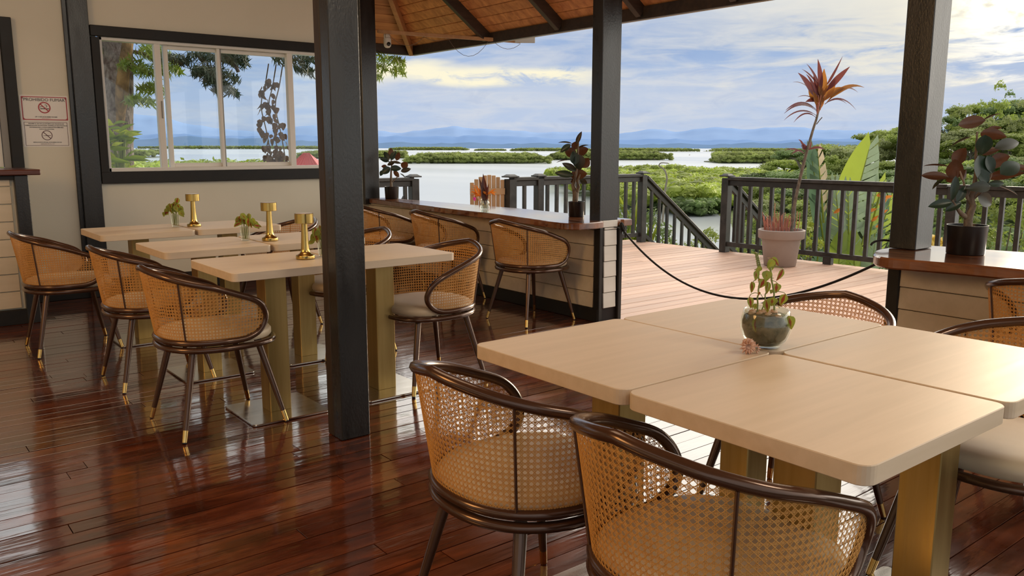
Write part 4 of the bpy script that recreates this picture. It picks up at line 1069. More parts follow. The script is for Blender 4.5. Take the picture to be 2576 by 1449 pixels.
# sea shell
sh = MB(); rg_ = np.random.default_rng(2)
for i in range(34):        # coiled body
    t = i/33; a = t*2*PI*2.1; r = .013*(1-t)**0.8; q = Vector((-.004+.018*t+0.010*(1-t)*math.cos(a), .010*(1-t)*math.sin(a)*.6, .0195+.010*(1-t)*math.sin(a)))
    sh.lathe([(0, -r), (r*.75, -r*.7), (r, 0), (r*.75, r*.7), (0, r)], 10, q)
for i in range(22):
    a = 2*PI*i/11+(.28 if i > 10 else 0); rr = .0165 if i < 11 else .0135; c = Vector((-.004, (-.006 if i < 11 else -.011), .0195))
    d = Vector((math.cos(a), -.25 if i < 11 else -.8, math.sin(a))).normalized(); b = c+Vector((math.cos(a)*rr, 0, math.sin(a)*rr))*.75
    sh.tube([b, b+d*.007, b+d*.0125], [.0042, .0024, .0003], 6)
for i in range(7):
    a = rad(-60+i*30); b = Vector((.016+.008*math.cos(a), -.004, .013+.008*math.sin(a))); d = Vector((math.cos(a), -.3, math.sin(a)))
    sh.tube([b, b+d*.005, b+d*.008], [.003, .0018, .0003], 6)
sh.build('sea_shell', 'shell', loc=(1.866, 1.318, .7508), rot=(0, 0, VIEWROT), label='small spiny pink-tan sea shell beside the glass bowl', cat='shell')

# ------------------------------------------------------------------ bird of paradise vase
bp = empty('flower_vase', (4.344, 5.83, .7605), VIEWROT, label='small glass jar with two maroon leaves and orange bird of paradise flowers', cat='vase')
MB().lathe([(0.0, .001), (.036, .001), (.040, .006), (.040, .060), (.034, .072), (.034, .088), (.036, .09), (.034, .09), (.032, .072), (.037, .058), (.037, .008), (0.0, .006)], 24).build('glass', 'vase', bp)
kv = 1/(7.246*298)
def vx(u, v, d=0.0): return Vector(((u-535)*kv, d, (1040-v)*kv))
put_leaf(bp, LM_LANCE, 'maroonleaf', vx(545, 960, 0), vx(505, 375, .01), 130*kv, 'top'); put_leaf(bp, LM_LANCE, 'maroonleaf', vx(535, 960, .01), vx(445, 455, .01), 75*kv, 'top', .3)
put_leaf(bp, LM_LANCE, 'maroonleaf', vx(570, 900, .02), vx(600, 560, .03), 60*kv, 'under', .3)
for b, t, wd in [((470, 790), (300, 720), 34), ((470, 800), (290, 750), 28), ((480, 790), (370, 590), 55), ((400, 790), (330, 610), 40), ((470, 780), (440, 640), 40), ((450, 800), (310, 790), 30), ((500, 705), (590, 770), 45), ((560, 775), (750, 645), 36), ((640, 730), (750, 715), 36), ((650, 735), (745, 775), 30), ((380, 640), (285, 560), 14), ((330, 670), (262, 650), 12), ((320, 700), (262, 740), 12), ((390, 760), (280, 690), 26)]:
    put_leaf(bp, LM_LANCE, 'orange', vx(*b, rng.uniform(-.02, .02)), vx(*t, rng.uniform(-.03, .02)), wd*kv, 'top', rng.uniform(-.5, .5), name='bract')
for u in (520, 560): MB().tube([vx(u, 1020), vx(u-10, 880), vx(u-60 if u < 540 else u+40, 770)], .003, 6).build('stem', 'stemgreen', bp)
put_leaf(bp, LM_OV, 'magenta', vx(340, 810, .01), vx(345, 890, .01), 60*kv, 'top', name='petal')

# ------------------------------------------------------------------ rope across the opening to the deck
rp = []
a, b = Vector((4.545, 4.385, .695)), Vector((4.43, 2.262, .700))
for i in range(41):
    t = i/40; q = a.lerp(b, t); rp.append(q-Vector((0, 0, .375*4*t*(1-t)*(1+.12*(1-2*t)))))
rope = empty('barrier_rope', (0, 0, 0), label='black barrier rope sagging across the opening between the two counters', cat='rope')
MB().tube(rp, .0075, 8).build('rope', 'rope', rope)
kn = MB()
for i in range(3): kn.tube([a+Vector((-.012+.018*math.cos(t+i), -.014-.008*i, .012+.03*math.sin(t))) for t in [2*PI*j/12 for j in range(12)]], .006, 6, closed=True)
kn.tube([a+Vector((0, -.01, .0)), a+Vector((.02, -.02, -.03)), a+Vector((.03, -.015, -.07))], .006, 6)
kn.build('knot', 'rope', rope)
kn = MB()
kn.tube([b+Vector((.012*math.cos(t), .012, .02+.035*math.sin(t))) for t in [2*PI*j/12 for j in range(12)]], .0065, 6, closed=True)
kn.tube([b+Vector((-.02+.05*math.cos(t), .02-.045*math.cos(t), .068+.03*math.sin(t))) for t in [PI*j/8 for j in range(9)]], .0065, 6)
kn.build('knot', 'rope', rope)
hook = MB().tube([(4.47, 4.392, .707), (4.47, 4.36, .707), (4.50, 4.36, .700)], .004, 6).build('hook', 'potblack', rope)
# ------------------------------------------------------------------ deck railings and stairs
RX = 8.55; RH = 0.935
def rail_bay(root, a, b, top=RH, pitch=.150, bottom=.105, first=.10):
    a, b = Vector((a[0], a[1], 0)), Vector((b[0], b[1], 0)); L = (b-a).length; d = (b-a).normalized()
    up = Vector((0, 0, 1))
    MB().bar(a+up*(top-.02), b+up*(top-.02), .105, .040, .005).build('top_rail', 'railblack', root)
    MB().bar(a+up*(top-.075), b+up*(top-.075), .045, .065, .004).build('upper_rail', 'railblack', root)
    MB().bar(a+up*bottom, b+up*bottom, .045, .055, .004).build('lower_rail', 'railblack', root)
    n = int((L-first)/pitch); m = None
    for i in range(n+1):
        q = a+d*(first+i*pitch)
        if (q-b).length < .06: continue
        h = top-.10-bottom
        if m is None: m = MB().box((0, 0, 0), (.040, .040, h), .003).mesh('baluster')
        o = obj('baluster', m, 'railblack', root, loc=(q.x, q.y, bottom+.02+h/2), rot=(0, 0, rng.uniform(-.06, .06)))
def rail_post(root, x, y, top=RH, w=.095, cap=True, z0=0.0):
    o = MB().box((x, y, (z0+top-.02)/2), (w, w, top-.02-z0), .004).build('post', 'railblack', root)
    if cap:
        m = MB(); m.box((x, y, top+.008), (w+.045, w+.045, .016), .003)
        h = (w+.02)/2
        m.add([(x-h, y-h, top+.016), (x+h, y-h, top+.016), (x+h, y+h, top+.016), (x-h, y+h, top+.016), (x-h*.55, y-h*.55, top+.036), (x+h*.55, y-h*.55, top+.036), (x+h*.55, y+h*.55, top+.036), (x-h*.55, y+h*.55, top+.036)],
              [(0, 1, 5, 4), (1, 2, 6, 5), (2, 3, 7, 6), (3, 0, 4, 7), (4, 5, 6, 7)])
        m.build('post_cap', 'railblack', o)
r1 = empty('deck_railing', (0, 0, 0), label='dark railing along the deck edge right of the stair opening, behind the taupe pot', cat='railing')
rail_bay(r1, (RX, 6.43), (RX, 3.80), first=.16); rail_bay(r1, (RX, 3.70), (RX, 0.6), first=.10)
rail_post(r1, RX, 6.47); rail_post(r1, RX, 3.75, cap=False)
MB().box((RX, 5.05, .04), (.06, .10, .10), .003).build('foot_block', 'railblack', r1)
r2 = empty('deck_railing', (0, 0, 0), label='dark railing left of the stair opening, running behind the small counter plant', cat='railing')
rail_bay(r2, (6.74, 7.88), (RX-.02, 7.88), pitch=.155); rail_bay(r2, (6.27, 7.88), (6.66, 7.88), pitch=.2, first=.20)
rail_post(r2, RX, 7.87); rail_post(r2, 6.70, 7.88); rail_post(r2, 6.255, 7.88, w=.11)
r3 = empty('deck_railing', (0, 0, 0), label='short dark railing with one capped post behind the far end of the counter', cat='railing')
rail_bay(r3, (4.55, 8.62), (5.34, 8.62), pitch=.19, first=.12); rail_post(r3, 5.36, 8.62, w=.10)
MB().bar((4.95, 8.62, .30), (5.25, 8.62, .74), .03, .035, .003).build('brace', 'railblack', r3)
MB().box((5.0, 8.45, -.06), (1.7, .9, .10), .003).build('landing', 'deck', r3)
# arched picket gate
gt = empty('picket_gate', (6.20, 7.92, 0), rad(150), label='small arched tan picket gate hinged on the railing post', cat='gate')
for i in range(8):
    t = (i-3.0)/5.0; h = .965-.14*t*t if i > 2 else .965-.16*t*t
    MB().box((.03+i*.052, 0, .06+(h-.06)/2), (.047, .018, h-.06), .004).build('picket', 'gate', gt)
MB().box((.21, .016, .77), (.42, .02, .075), .003).build('cross_rail', 'gate', gt)
MB().box((.21, .016, .25), (.42, .02, .075), .003).build('cross_rail', 'gate', gt)
MB().bar((.03, .016, .28), (.36, .016, .74), .02, .05, .003, up=(0, 1, 0)).build('diagonal_brace', 'gate', gt)
# stairs going down from the deck, with sloping rails
SL = -.705
def stair_rail(name, x0, yy, z0, n, label):
    o = empty(name, (0, 0, 0), label=label, cat='railing')
    x1 = x0+n*.165+.1
    f_ = lambda x: z0+SL*(x-x0)
    MB().bar((x0, yy, f_(x0)), (x1, yy, f_(x1)), .10, .038, .004).build('handrail', 'railblack', o)
    MB().bar((x0, yy, f_(x0)-.075), (x1, yy, f_(x1)-.075), .042, .065, .004).build('upper_rail', 'railblack', o)
    MB().bar((x0, yy, f_(x0)-.80), (x1, yy, f_(x1)-.80), .042, .055, .004).build('lower_rail', 'railblack', o)
    m = MB().box((0, 0, 0), (.038, .038, .70), .003).mesh('baluster')
    for i in range(n):
        x = x0+.13+i*.165
        obj('baluster', m, 'railblack', o, loc=(x, yy, f_(x)-.45))
    MB().box((x1, yy, f_(x1)-.42), (.09, .09, 1.0), .004).build('post', 'railblack', o)
stair_rail('stair_railing', RX+.06, 7.87, .890, 18, 'sloping dark handrail on the left side of the stairs')
stair_rail('stair_railing', RX+.06, 6.47, .890, 18, 'sloping dark handrail on the right side of the stairs, seen through the deck railing')
sts = empty('stairs', (0, 0, 0), kind='structure', label='wooden stairs going down from the deck', cat='stairs')
for i in range(12): MB().box((RX+.22+.25*i, 7.17, -.17*(i+1)), (.28, 1.34, .035), .004).build('tread', 'deck', sts)
for yy in (6.52, 7.82): MB().bar((RX+.05, yy, -.14), (RX+3.2, yy, -.14+SL*3.15), .04, .22, .004).build('stringer', 'railblack', sts)

# ------------------------------------------------------------------ potted cordyline on the deck
cp = empty('potted_cordyline', (8.045, 5.33, 0.0), VIEWROT, label='tall crimson cordyline on a thin stem in a taupe pot on the deck', cat='plant')
m = MB(); m.lathe([(0.0, .002), (.165, .002), (.170, .006), (.208, .300), (.208, .300), (.238, .304), (.238, .304), (.245, .312), (.250, .395), (.250, .395), (.247, .400), (.222, .400), (.222, .400), (.215, .35)], 44); m.build('pot', 'pottaupe', cp)
MB().lathe([(.217, .365), (.1, .375), (0.0, .375)], 24).build('soil', 'soil', cp)
KC = 9.15/2101
def cx_(u, v, d=0.0): return Vector(((u-1964)*KC, d, (668-v)*KC+.0))
stem = [cx_(1987, 585), cx_(1993, 520, .01), cx_(2001, 465, .01), cx_(2012, 400, .0), cx_(2019, 365, -.01), cx_(2029, 325, 0), cx_(2036, 298, 0), cx_(2042, 265, .01)]
MB().tube(spline(stem, 4), [.021-.010*i/28 for i in range(29)], 8).build('stem', 'bark', cp)
MB().tube([cx_(2036, 315), cx_(2043, 305), cx_(2049, 298)], .005, 6).build('side_shoot', 'bark', cp)
KZ = 1/4.83
def strap(base, tip, wpx, mat, sagpx=0.0, face=(0, -1, .3), nm='leaf', dep=0.0):
    """curved strap leaf with its own thickness profile along a bowed midrib"""
    b = cx_(1900+base[0]*KZ, 140+base[1]*KZ, 0); t = cx_(1900+tip[0]*KZ, 140+tip[1]*KZ, dep)
    mid_ = (b+t)/2+Vector((0, dep*.3, sagpx*KZ*KC))
    n = 10; V, F = [], []
    fn = Vector(face).normalized()
    for i in range(n+1):
        s_ = i/n; c = b*(1-s_)**2+mid_*2*s_*(1-s_)+t*s_*s_
        d = ((mid_-b)*(1-s_)+(t-mid_)*s_).normalized(); sd = d.cross(fn).normalized()
        w_ = wpx*KZ*KC*.5*(math.sin(PI*min(1, .04+s_*.96)**.8)**.9 if .02 < s_ < .985 else .06)
        if s_ < .25: w_ = max(w_*(s_/.25)**.8, .004)
        nn = sd.cross(d)
        V += [c-sd*w_, c-nn*w_*.25, c+sd*w_]
    for i in range(n):
        o = i*3; F += [(o, o+1, o+4, o+3), (o+1, o+2, o+5, o+4)]
    return obj(nm, mesh_np('strap_leaf', np.array([tuple(q) for q in V]), np.array(F), True), mat, cp)
for tip, base, w_, mt, sag, fc in [((370, 255), (640, 560), 75, 'cordy', 60, (0, -1, .3)), ((470, 268), (650, 540), 34, 'cordy', 70, (0, -1, .2)), ((590, 100), (690, 480), 62, 'cordy', 40, (0, -1, .1)), ((505, 140), (680, 420), 34, 'cordy', 60, (0, -.6, .6)),
   ((475, 195), (660, 400), 26, 'cordy', 60, (0, -.6, .6)), ((920, 55), (730, 420), 30, 'cordy', -40, (0, -1, 0)), ((970, 185), (740, 470), 72, 'cordy', 30, (0, -1, .2)), ((1200, 415), (770, 580), 66, 'cordyo', 170, (0, -.7, .7)), ((1155, 468), (790, 560), 55, 'cordy', 190, (0, -.6, .8)),
   ((318, 362), (620, 520), 30, 'cordy', 110, (0, -.5, .8)), ((403, 530), (640, 580), 26, 'cordy', 80, (0, -.5, .8)), ((258, 720), (660, 700), 46, 'cordy', 190, (0, -.5, .8)), ((270, 682), (650, 680), 50, 'cordy', 170, (0, -.6, .8)), ((300, 795), (655, 745), 30, 'cordy', 170, (0, -.6, .7)),
   ((398, 822), (645, 765), 28, 'cordy', 150, (0, -.6, .7)), ((1128, 675), (740, 610), 34, 'cordy', 190, (0, -.6, .7)), ((968, 612), (760, 590), 24, 'cordy', 90, (0, -.6, .7)), ((690, 205), (700, 560), 105, 'cordyo', 0, (0, -1, .1)), ((850, 300), (710, 590), 110, 'cordyo', 0, (0, -1, .2)),
   ((960, 420), (740, 560), 80, 'cordyo', 70, (0, -.9, .5)), ((535, 415), (640, 600), 90, 'cordyo', 30, (0, -1, .2)), ((640, 330), (690, 620), 80, 'cordy', 10, (0, -1, .1)), ((600, 240), (680, 560), 62, 'cordy', 20, (0, -1, .1)), ((505, 585), (680, 560), 66, 'cordy', 30, (0, -.8, .5)), ((700, 420), (690, 680), 70, 'cordyo', 0, (0, -1, .1)),
   ((560, 470), (660, 640), 60, 'cordyo', 20, (0, -1, .2)), ((770, 300), (710, 560), 60, 'cordy', 0, (0, -1, .1)), ((615, 360), (680, 600), 60, 'cordy', 0, (0, -1, 0)),
   ((420, 1025), (530, 1150), 26, 'cordy', 50, (0, -1, .2)), ((470, 1100), (545, 1140), 60, 'cordy', 20, (0, -1, .2)), ((620, 1050), (550, 1150), 60, 'cordy', -20, (0, -1, .2)), ((525, 1070), (540, 1145), 55, 'cordy', 0, (0, -1, .2)), ((740, 1145), (570, 1150), 42, 'cordy', 60, (0, -.7, .6)), ((320, 1155), (525, 1190), 26, 'cordy', 70, (0, -.7, .6)), ((360, 1205), (530, 1185), 30, 'cordy', 80, (0, -.7, .6))]:
    strap(base, tip, w_, mt, sag, fc, dep=rng.uniform(-.10, .10))
for i in range(16):
    a = rng.uniform(-.5, .5); MB().tube([cx_(2037, 296), cx_(2040+a*14, 268, rng.uniform(-.03, .03)), cx_(2042+a*42, 245, rng.uniform(-.04, .04))], .0042, 5).build('petiole', 'stemred', cp)
for i in range(84):
    x = 1925+rng.uniform(0, 66); lean = (x-1962)*.20+rng.uniform(-3, 3); h = rng.uniform(18, 48) if x < 1988 else rng.uniform(20, 40); dd = rng.uniform(-.10, .12)
    MB().tube([cx_(x, 580, dd), cx_(x+lean*.4, 580-h*.6, dd), cx_(x+lean*.8, 580-h, dd)], [.0036, .0030, .0026], 5).build('succulent_stem', 'stemred', cp)
for x, h in ((1944, 70), (1918, 38), (1994, 52), (2001, 50), (2008, 46)):
    MB().tube([cx_(x+(8 if x < 1930 else -4), 580), cx_(x, 580-h*.6), cx_(x, 580-h)], [.005, .0045, .004], 5).build('succulent_stem', 'stemred', cp)

# ------------------------------------------------------------------ land, water and far shores
def LF(lat, fwd, z): q = LAT*lat+FWD*fwd; return (q.x, q.y, z)
WZ = -10.7
V = []; F = []
radii = [3, 60, 150, 300, 600, 1200, 2500, 5000, 10000, 20000, 40000]; na = 48
for r in radii:
    for j in range(na): a = 2*PI*j/na; V.append((r*math.cos(a), r*math.sin(a), WZ))
for i in range(len(radii)-1):
    for j in range(na): F.append((i*na+j, i*na+(j+1) % na, (i+1)*na+(j+1) % na, (i+1)*na+j))
obj('water', mesh_np('water', V, [f[::-1] for f in F] if False else F), 'water', kind='structure', label='calm pale bay water reaching to the mountains', cat='water')
def lerp_tab(x, tab):
    if x <= tab[0][0]: return tab[0][1]
    for (a, b), (c, d) in zip(tab[:-1], tab[1:]):
        if x <= c: return b+(d-b)*(x-a)/(c-a)
    return tab[-1][1]
def ground(lat, fwd):
    t = lat/max(fwd, 1.0)
    hill = lerp_tab(t, [(.27, -11.2), (.31, -8.2), (.37, -5.6), (.46, -3.6), (.60, 1.5), (.85, 6.0)])
    mid = lerp_tab(t, [(.20, -11.4), (.30, -8.6), (.45, -7.2), (.8, -5.0)]) if fwd > 0 else -8
    near = lerp_tab(fwd, [(3, -2.4), (13, -2.8), (22, -4.6)])
    z = lerp_tab(fwd, [(22, near), (50, mid), (115, hill), (160, hill+1.0), (260, hill-2)])
    if fwd < 22: z = near
    if t < .24 and fwd > 60: z = -11.6
    return z+.35*math.sin(lat*.31+fwd*.17)+.25*math.sin(lat*.13-fwd*.29)
V, F = [], []
fw = [2, 8, 12, 16, 22, 30, 40, 50, 62, 76, 92, 110, 130, 155, 190, 240]
ts = np.linspace(-1.1, 1.1, 45)
for f_ in fw:
    for t in ts: V.append(LF(t*(f_+6), f_, ground(t*(f_+6), f_)))
nt = len(ts)
for i in range(len(fw)-1):
    for j in range(nt-1): F.append((i*nt+j, i*nt+j+1, (i+1)*nt+j+1, (i+1)*nt+j))
obj('terrain', mesh_np('terrain', V, F, True), 'earth', kind='structure', label='green slope falling from the building to the mangroves and rising to a wooded hill', cat='hillside')

def leaf_quads(cent, radii_, n, size, flat=.75, up=.25, droop=0.0, rg=rng, aspect=1.0):
    """n leaf quads on each lobe; cent (m,3), radii_ (m,3)"""
    cent = np.asarray(cent, float); radii_ = np.asarray(radii_, float); m = len(cent)
    d = rg.normal(size=(m, n, 3)); d /= np.linalg.norm(d, axis=2, keepdims=True)
    d[..., 2] = np.where(d[..., 2] < -.25, -d[..., 2]*.6, d[..., 2])
    rr = rg.uniform(.72, 1.05, size=(m, n, 1))
    P_ = cent[:, None, :]+d*rr*radii_[:, None, :]
    P_ = P_.reshape(-1, 3); D_ = d.reshape(-1, 3)
    nm = D_+rg.normal(scale=.55, size=D_.shape)+np.array([0, 0, up]); nm /= np.linalg.norm(nm, axis=1, keepdims=True)
    a = np.cross(nm, rg.normal(size=nm.shape)); a /= np.linalg.norm(a, axis=1, keepdims=True)
    if droop:
        a = a+np.array([0, 0, -droop]); a -= nm*(a*nm).sum(1, keepdims=True); a /= np.linalg.norm(a, axis=1, keepdims=True)
    b = np.cross(nm, a)
    s = size*rg.uniform(.6, 1.3, size=(len(P_), 1))
    # kite-shaped leaf
    Vv = np.stack([P_-a*s, P_+b*s*.5*aspect, P_+a*s, P_-b*s*.5*aspect], 1).reshape(-1, 3)
    Ff = np.arange(len(Vv)).reshape(-1, 4)
    return Vv, Ff
def with_core(V_, F_, cent, radii_, s=.80):
    """adds a closed low-poly body inside every lobe so that no daylight leaks through dense crowns"""
    a = np.linspace(0, 2*PI, 9)[:-1]; rings = [(-.95, .30), (-.45, .89), (.25, .97), (.75, .66), (1.0, .04)]
    U = np.array([(r*math.cos(t), r*math.sin(t), z) for z, r in rings for t in a]); q = []
    for i in range(len(rings)-1):
        for j in range(8): q.append((i*8+j, i*8+(j+1) % 8, (i+1)*8+(j+1) % 8, (i+1)*8+j))
    q = np.array(q); c = np.asarray(cent); r = np.asarray(radii_)
    CV = (c[:, None, :]+U[None]*r[:, None, :]*s).reshape(-1, 3)
    CF = (q[None]+np.arange(len(c))[:, None, None]*len(U)).reshape(-1, 4)
    return np.concatenate([V_, CV]), np.concatenate([F_, CF+len(V_)])
def lobes_mesh(name, cent, radii_, n, size, core=0, **kw):
    V_, F_ = leaf_quads(cent, radii_, n, size, **kw)
    if core: V_, F_ = with_core(V_, F_, cent, radii_, core)
    return mesh_np(name, V_, F_, False)
# mangrove flats: nobody can count the crowns
def field(name, label, pts, size, nq, mat, cat='mangroves'):
    c = np.array([LF(l, f_, z) for l, f_, z, r in pts]); r = np.array([(q[3], q[3], q[3]*.62) for q in pts])
    V_, F_ = leaf_quads(c, r, nq, size, up=.5)
    V_, F_ = with_core(V_, F_, c, r)
    return obj(name, mesh_np(name, V_, F_), mat, kind='stuff', label=label, cat=cat)
pts = []
while len(pts) < 2100:
    f_ = 152*(340/152)**rng.random()
    t = rng.uniform(.045, .40)
    lim = lerp_tab(f_, [(150, .165), (165, .135), (200, .09), (250, .055), (340, .045)])
    if t < lim+.012*math.sin(f_*.11): continue
    if f_ > 300 and t > .31: continue
    top = WZ+rng.uniform(3.4, 4.9)*(1.0 if f_ < 320 else .8)+1.2*max(0, math.sin(t*30+f_*.05))**3
    pts.append((t*f_, f_, top-1.4, rng.uniform(1.7, 2.9)))
field('mangroves', 'wide bright green mangrove flat below the deck railing', pts, .42, 56, 'mangrove')
pts = []
for i in range(150):     # skirts on the near bank
    t = rng.uniform(.15, .30); f_ = 152+rng.uniform(0, 9)+8*math.sin(t*50); pts.append((t*f_, f_, WZ+rng.uniform(.6, 2.6), rng.uniform(1.0, 1.7)))
field('mangrove_edge', 'darker mangrove bank where the flat meets the creek', pts, .40, 50, 'forest3')
pts = []
while len(pts) < 420:
    t = rng.uniform(-.60, -.27); f_ = rng.uniform(95, 165)
    pts.append((t*f_, f_, 1.3+(368.3-rng.uniform(402, 420))/2131*f_-1.0, rng.uniform(1.3, 2.2)))
field('mangroves', 'mangrove treetops seen through the bottom of the long window', pts, .32, 60, 'mangrove')
# islands
def island(label, u0, u1, base, top, depth=90, seed=0, mat='isle', lift=0.0):
    """long low mangrove island: u/v only fix its bearing, distance and height"""
    rg = np.random.default_rng(seed); root = empty('mangrove_island', (0, 0, 0), label=label, cat='island')
    D = 12*2131/(base-368.3); h = (base-top)/2131*D; la, lb = (u0-1288)/2131*D, (u1-1288)/2131*D
    R_ = max(2.2, h*.34); dp = min(depth, max(25, D*.16)); n = int(max(90, min(700, (lb-la)*dp/(R_*R_*1.1)))); pts = []
    R = max(2.2, h*.34)
    while len(pts) < n:
        x, y = rg.uniform(-1, 1), rg.uniform(0, 1)
        edge = (1-abs(x)**3.5)
        if y > .15+.85*edge or edge < .12: continue
        hh = h*(.45+.55*min(1, edge*1.6))*(.55+.45*rg.random()**.7)*(1 if y > .06 else .62)
        pts.append(((la+lb)/2+x*(lb-la)/2, D+y*dp, WZ+max(hh-R*.6, .6), R*rg.uniform(.6, 1.25)))
    nf = int((lb-la)/(R*.55))
    for i in range(nf):          # skirt of foliage down to the water line
        x = -1+2*(i+rg.random())/nf; e = max(0, abs(x)-.93)/.07
        for zz in (.25, .55):
            if zz*(1+e) > .75: continue
            pts.append(((la+lb)/2+x*(lb-la)/2, D+e*dp*.3+rg.uniform(-1, 3)-R*.3, WZ+h*zz*(.8+.4*rg.random()), R*rg.uniform(.6, .9)))
    c = np.array([LF(a, b, z) for a, b, z, r in pts]); r = np.array([(q[3], q[3], q[3]*.72) for q in pts])
    V_, F_ = leaf_quads(c, r, 76, max(.42, R*.19), up=.4, rg=rg)
    V_, F_ = with_core(V_, F_, c, r, .76)
    obj('canopy', mesh_np('canopy', V_, F_), mat, root, kind='stuff')
    poly = []
    for i in range(28):
        a = 2*PI*i/28; q = LF((la+lb)/2+math.cos(a)*(lb-la)*.49, D+dp*.5+math.sin(a)*dp*.5, 0); poly.append((q[0], q[1]))
    A = sum(poly[i][0]*poly[(i+1) % 28][1]-poly[(i+1) % 28][0]*poly[i][1] for i in range(28))
    if A < 0: poly = poly[::-1]
    MB().prism(poly, WZ-.5, WZ+h*.06).build('mud_bank', 'mud', root)
island('long mangrove island in the middle of the bay, left of the counter post', 1008, 1392, 411, 384, 110, 1)
island('mangrove island crossing behind the counter post, tip ending in open water to its right', 1380, 1700, 402, 378, 100, 2)
island('mangrove point right of the open channel, reaching behind the crimson cordyline', 1812, 2120, 410, 381, 120, 3)
island('mangrove island emerging from behind the far counter post', 880, 1020, 398, 379, 80, 4)
island('thin distant island strip left of the long middle island', 972, 1178, 378, 369.5, 200, 5)
island('tiny distant islet above the long middle island', 1192, 1274, 379.2, 374, 60, 6)
island('thin distant strip behind the small rubber plant by the post', 1282, 1500, 380, 371.5, 160, 7)
island('distant mangrove shore right of the counter post', 1530, 1768, 381, 371.5, 200, 8)
island('distant shore strip left of the cordyline stem', 1792, 2060, 381, 371.5, 200, 9)
island('small wooded point by the big trunk outside the window', 300, 366, 397, 376, 60, 10)
island('distant green strip seen through the middle window panes', 330, 830, 375.5, 366.5, 300, 11)
island('mangrove island behind the red roofed hut', 740, 905, 399, 379, 80, 12)
island('small mangrove point behind the counter post plant', 1378, 1500, 452, 424, 40, 13, mat='mangrove')
# mountains
def ridge(name, D, tab, mat, label, seed):
    rg = np.random.default_rng(seed); us = np.arange(-500, 3100, 14.0); V_, F_ = [], []
    rows = 7; ph = rg.uniform(0, 6, 8)
    for u in us:
        top = lerp_tab(u, tab)+sum(1.6/(k_+1)*math.sin(u*.021*(k_+1)*1.7+ph[k_]) for k_ in range(5))
        H_ = 1.3+(368.3-top)/2131*D
        for j in range(rows):
            s_ = j/(rows-1); f_ = D*(.80+.20*s_); z = WZ+(H_-WZ)*(s_**.9)*(1-.12*(1-s_)*s_*4*abs(math.sin(u*.035+j)))
            V_.append(LF((u-1288)/2131*f_, f_, z))
        f_ = D*1.08; V_.append(LF((u-1288)/2131*f_, f_, WZ))
    R_ = rows+1
    for i in range(len(us)-1):
        for j in range(R_-1): F_.append((i*R_+j, (i+1)*R_+j, (i+1)*R_+j+1, i*R_+j+1))
    obj(name, mesh_np(name, V_, F_, True), mat, kind='structure', label=label, cat='mountains')
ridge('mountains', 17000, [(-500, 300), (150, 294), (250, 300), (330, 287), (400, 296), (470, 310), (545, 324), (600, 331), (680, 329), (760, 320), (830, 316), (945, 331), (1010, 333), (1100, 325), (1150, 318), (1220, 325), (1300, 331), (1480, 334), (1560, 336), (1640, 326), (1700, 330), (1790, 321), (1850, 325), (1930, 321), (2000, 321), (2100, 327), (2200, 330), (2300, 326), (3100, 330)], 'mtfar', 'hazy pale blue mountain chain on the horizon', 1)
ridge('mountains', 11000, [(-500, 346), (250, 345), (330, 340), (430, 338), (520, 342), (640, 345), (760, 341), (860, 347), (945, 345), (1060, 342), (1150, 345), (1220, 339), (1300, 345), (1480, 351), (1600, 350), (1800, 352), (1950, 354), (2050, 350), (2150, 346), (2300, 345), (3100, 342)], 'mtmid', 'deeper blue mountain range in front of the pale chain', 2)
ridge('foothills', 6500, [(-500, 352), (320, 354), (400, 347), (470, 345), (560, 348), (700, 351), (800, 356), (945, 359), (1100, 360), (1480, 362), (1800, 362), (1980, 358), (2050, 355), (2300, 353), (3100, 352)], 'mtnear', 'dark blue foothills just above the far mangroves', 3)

# ------------------------------------------------------------------ wooded hill on the right: tree by tree
def crown_mesh(seed, kind):
    rg = np.random.default_rng(seed); c, r = [], []
    if kind == 'umbrella':
        for i in range(16):
            a = rg.uniform(0, 2*PI); d = math.sqrt(rg.random())*.78; c.append((d*math.cos(a), d*math.sin(a), .30*(1-d*d)+rg.uniform(-.16, .08))); q = rg.uniform(.26, .42); r.append((q, q, q*.52))
        n = 210; s = .047
    elif kind == 'round':
        for i in range(18):
            a = rg.uniform(0, 2*PI); z = rg.uniform(-.6, .75); d = math.sqrt(max(0, 1-z*z))*rg.uniform(.35, .72); c.append((d*math.cos(a), d*math.sin(a), z*.85)); q = rg.uniform(.26, .42); r.append((q, q, q*.8))
        n = 200; s = .047
    else:    # open airy crown
        for i in range(24):
            a = rg.uniform(0, 2*PI); z = rg.uniform(-.9, 1.0); d = rg.uniform(.15, .85)*math.sqrt(max(.15, 1-z*z)); c.append((d*math.cos(a), d*math.sin(a), z)); q = rg.uniform(.14, .27); r.append((q, q, q*.7))
        n = 85; s = .046
    return lobes_mesh('crown', c, r, n, s, core=0 if kind == 'open' else .64, rg=rg, up=.4)
CR = {k_: [crown_mesh(100+i+10*j, k_) for i in range(3)] for j, k_ in enumerate(('umbrella', 'round', 'open'))}
def trunk_mesh(seed):
    rg = np.random.default_rng(seed); m = MB()
    m.tube([(0, 0, -1), (rg.uniform(-.05, .05), rg.uniform(-.05, .05), -.5), (rg.uniform(-.08, .08), 0, .05)], [.05, .042, .03], 7)
    for i in range(5):
        a = rg.uniform(0, 2*PI); b = rg.uniform(.3, .75); m.tube([(0, 0, -.35+.06*i), (b*.5*math.cos(a), b*.5*math.sin(a), 0), (b*math.cos(a), b*math.sin(a), rg.uniform(-.02, .06))], [.028, .019, .008], 6)
    return m.mesh('trunk')
TM = [trunk_mesh(i) for i in range(3)]
TLAB = {'umbrella': 'flat-topped spreading tree on the wooded hill beyond the deck', 'round': 'round dense tree on the wooded hill beyond the deck', 'open': 'tall airy tree with gaps in its crown on the wooded hill'}
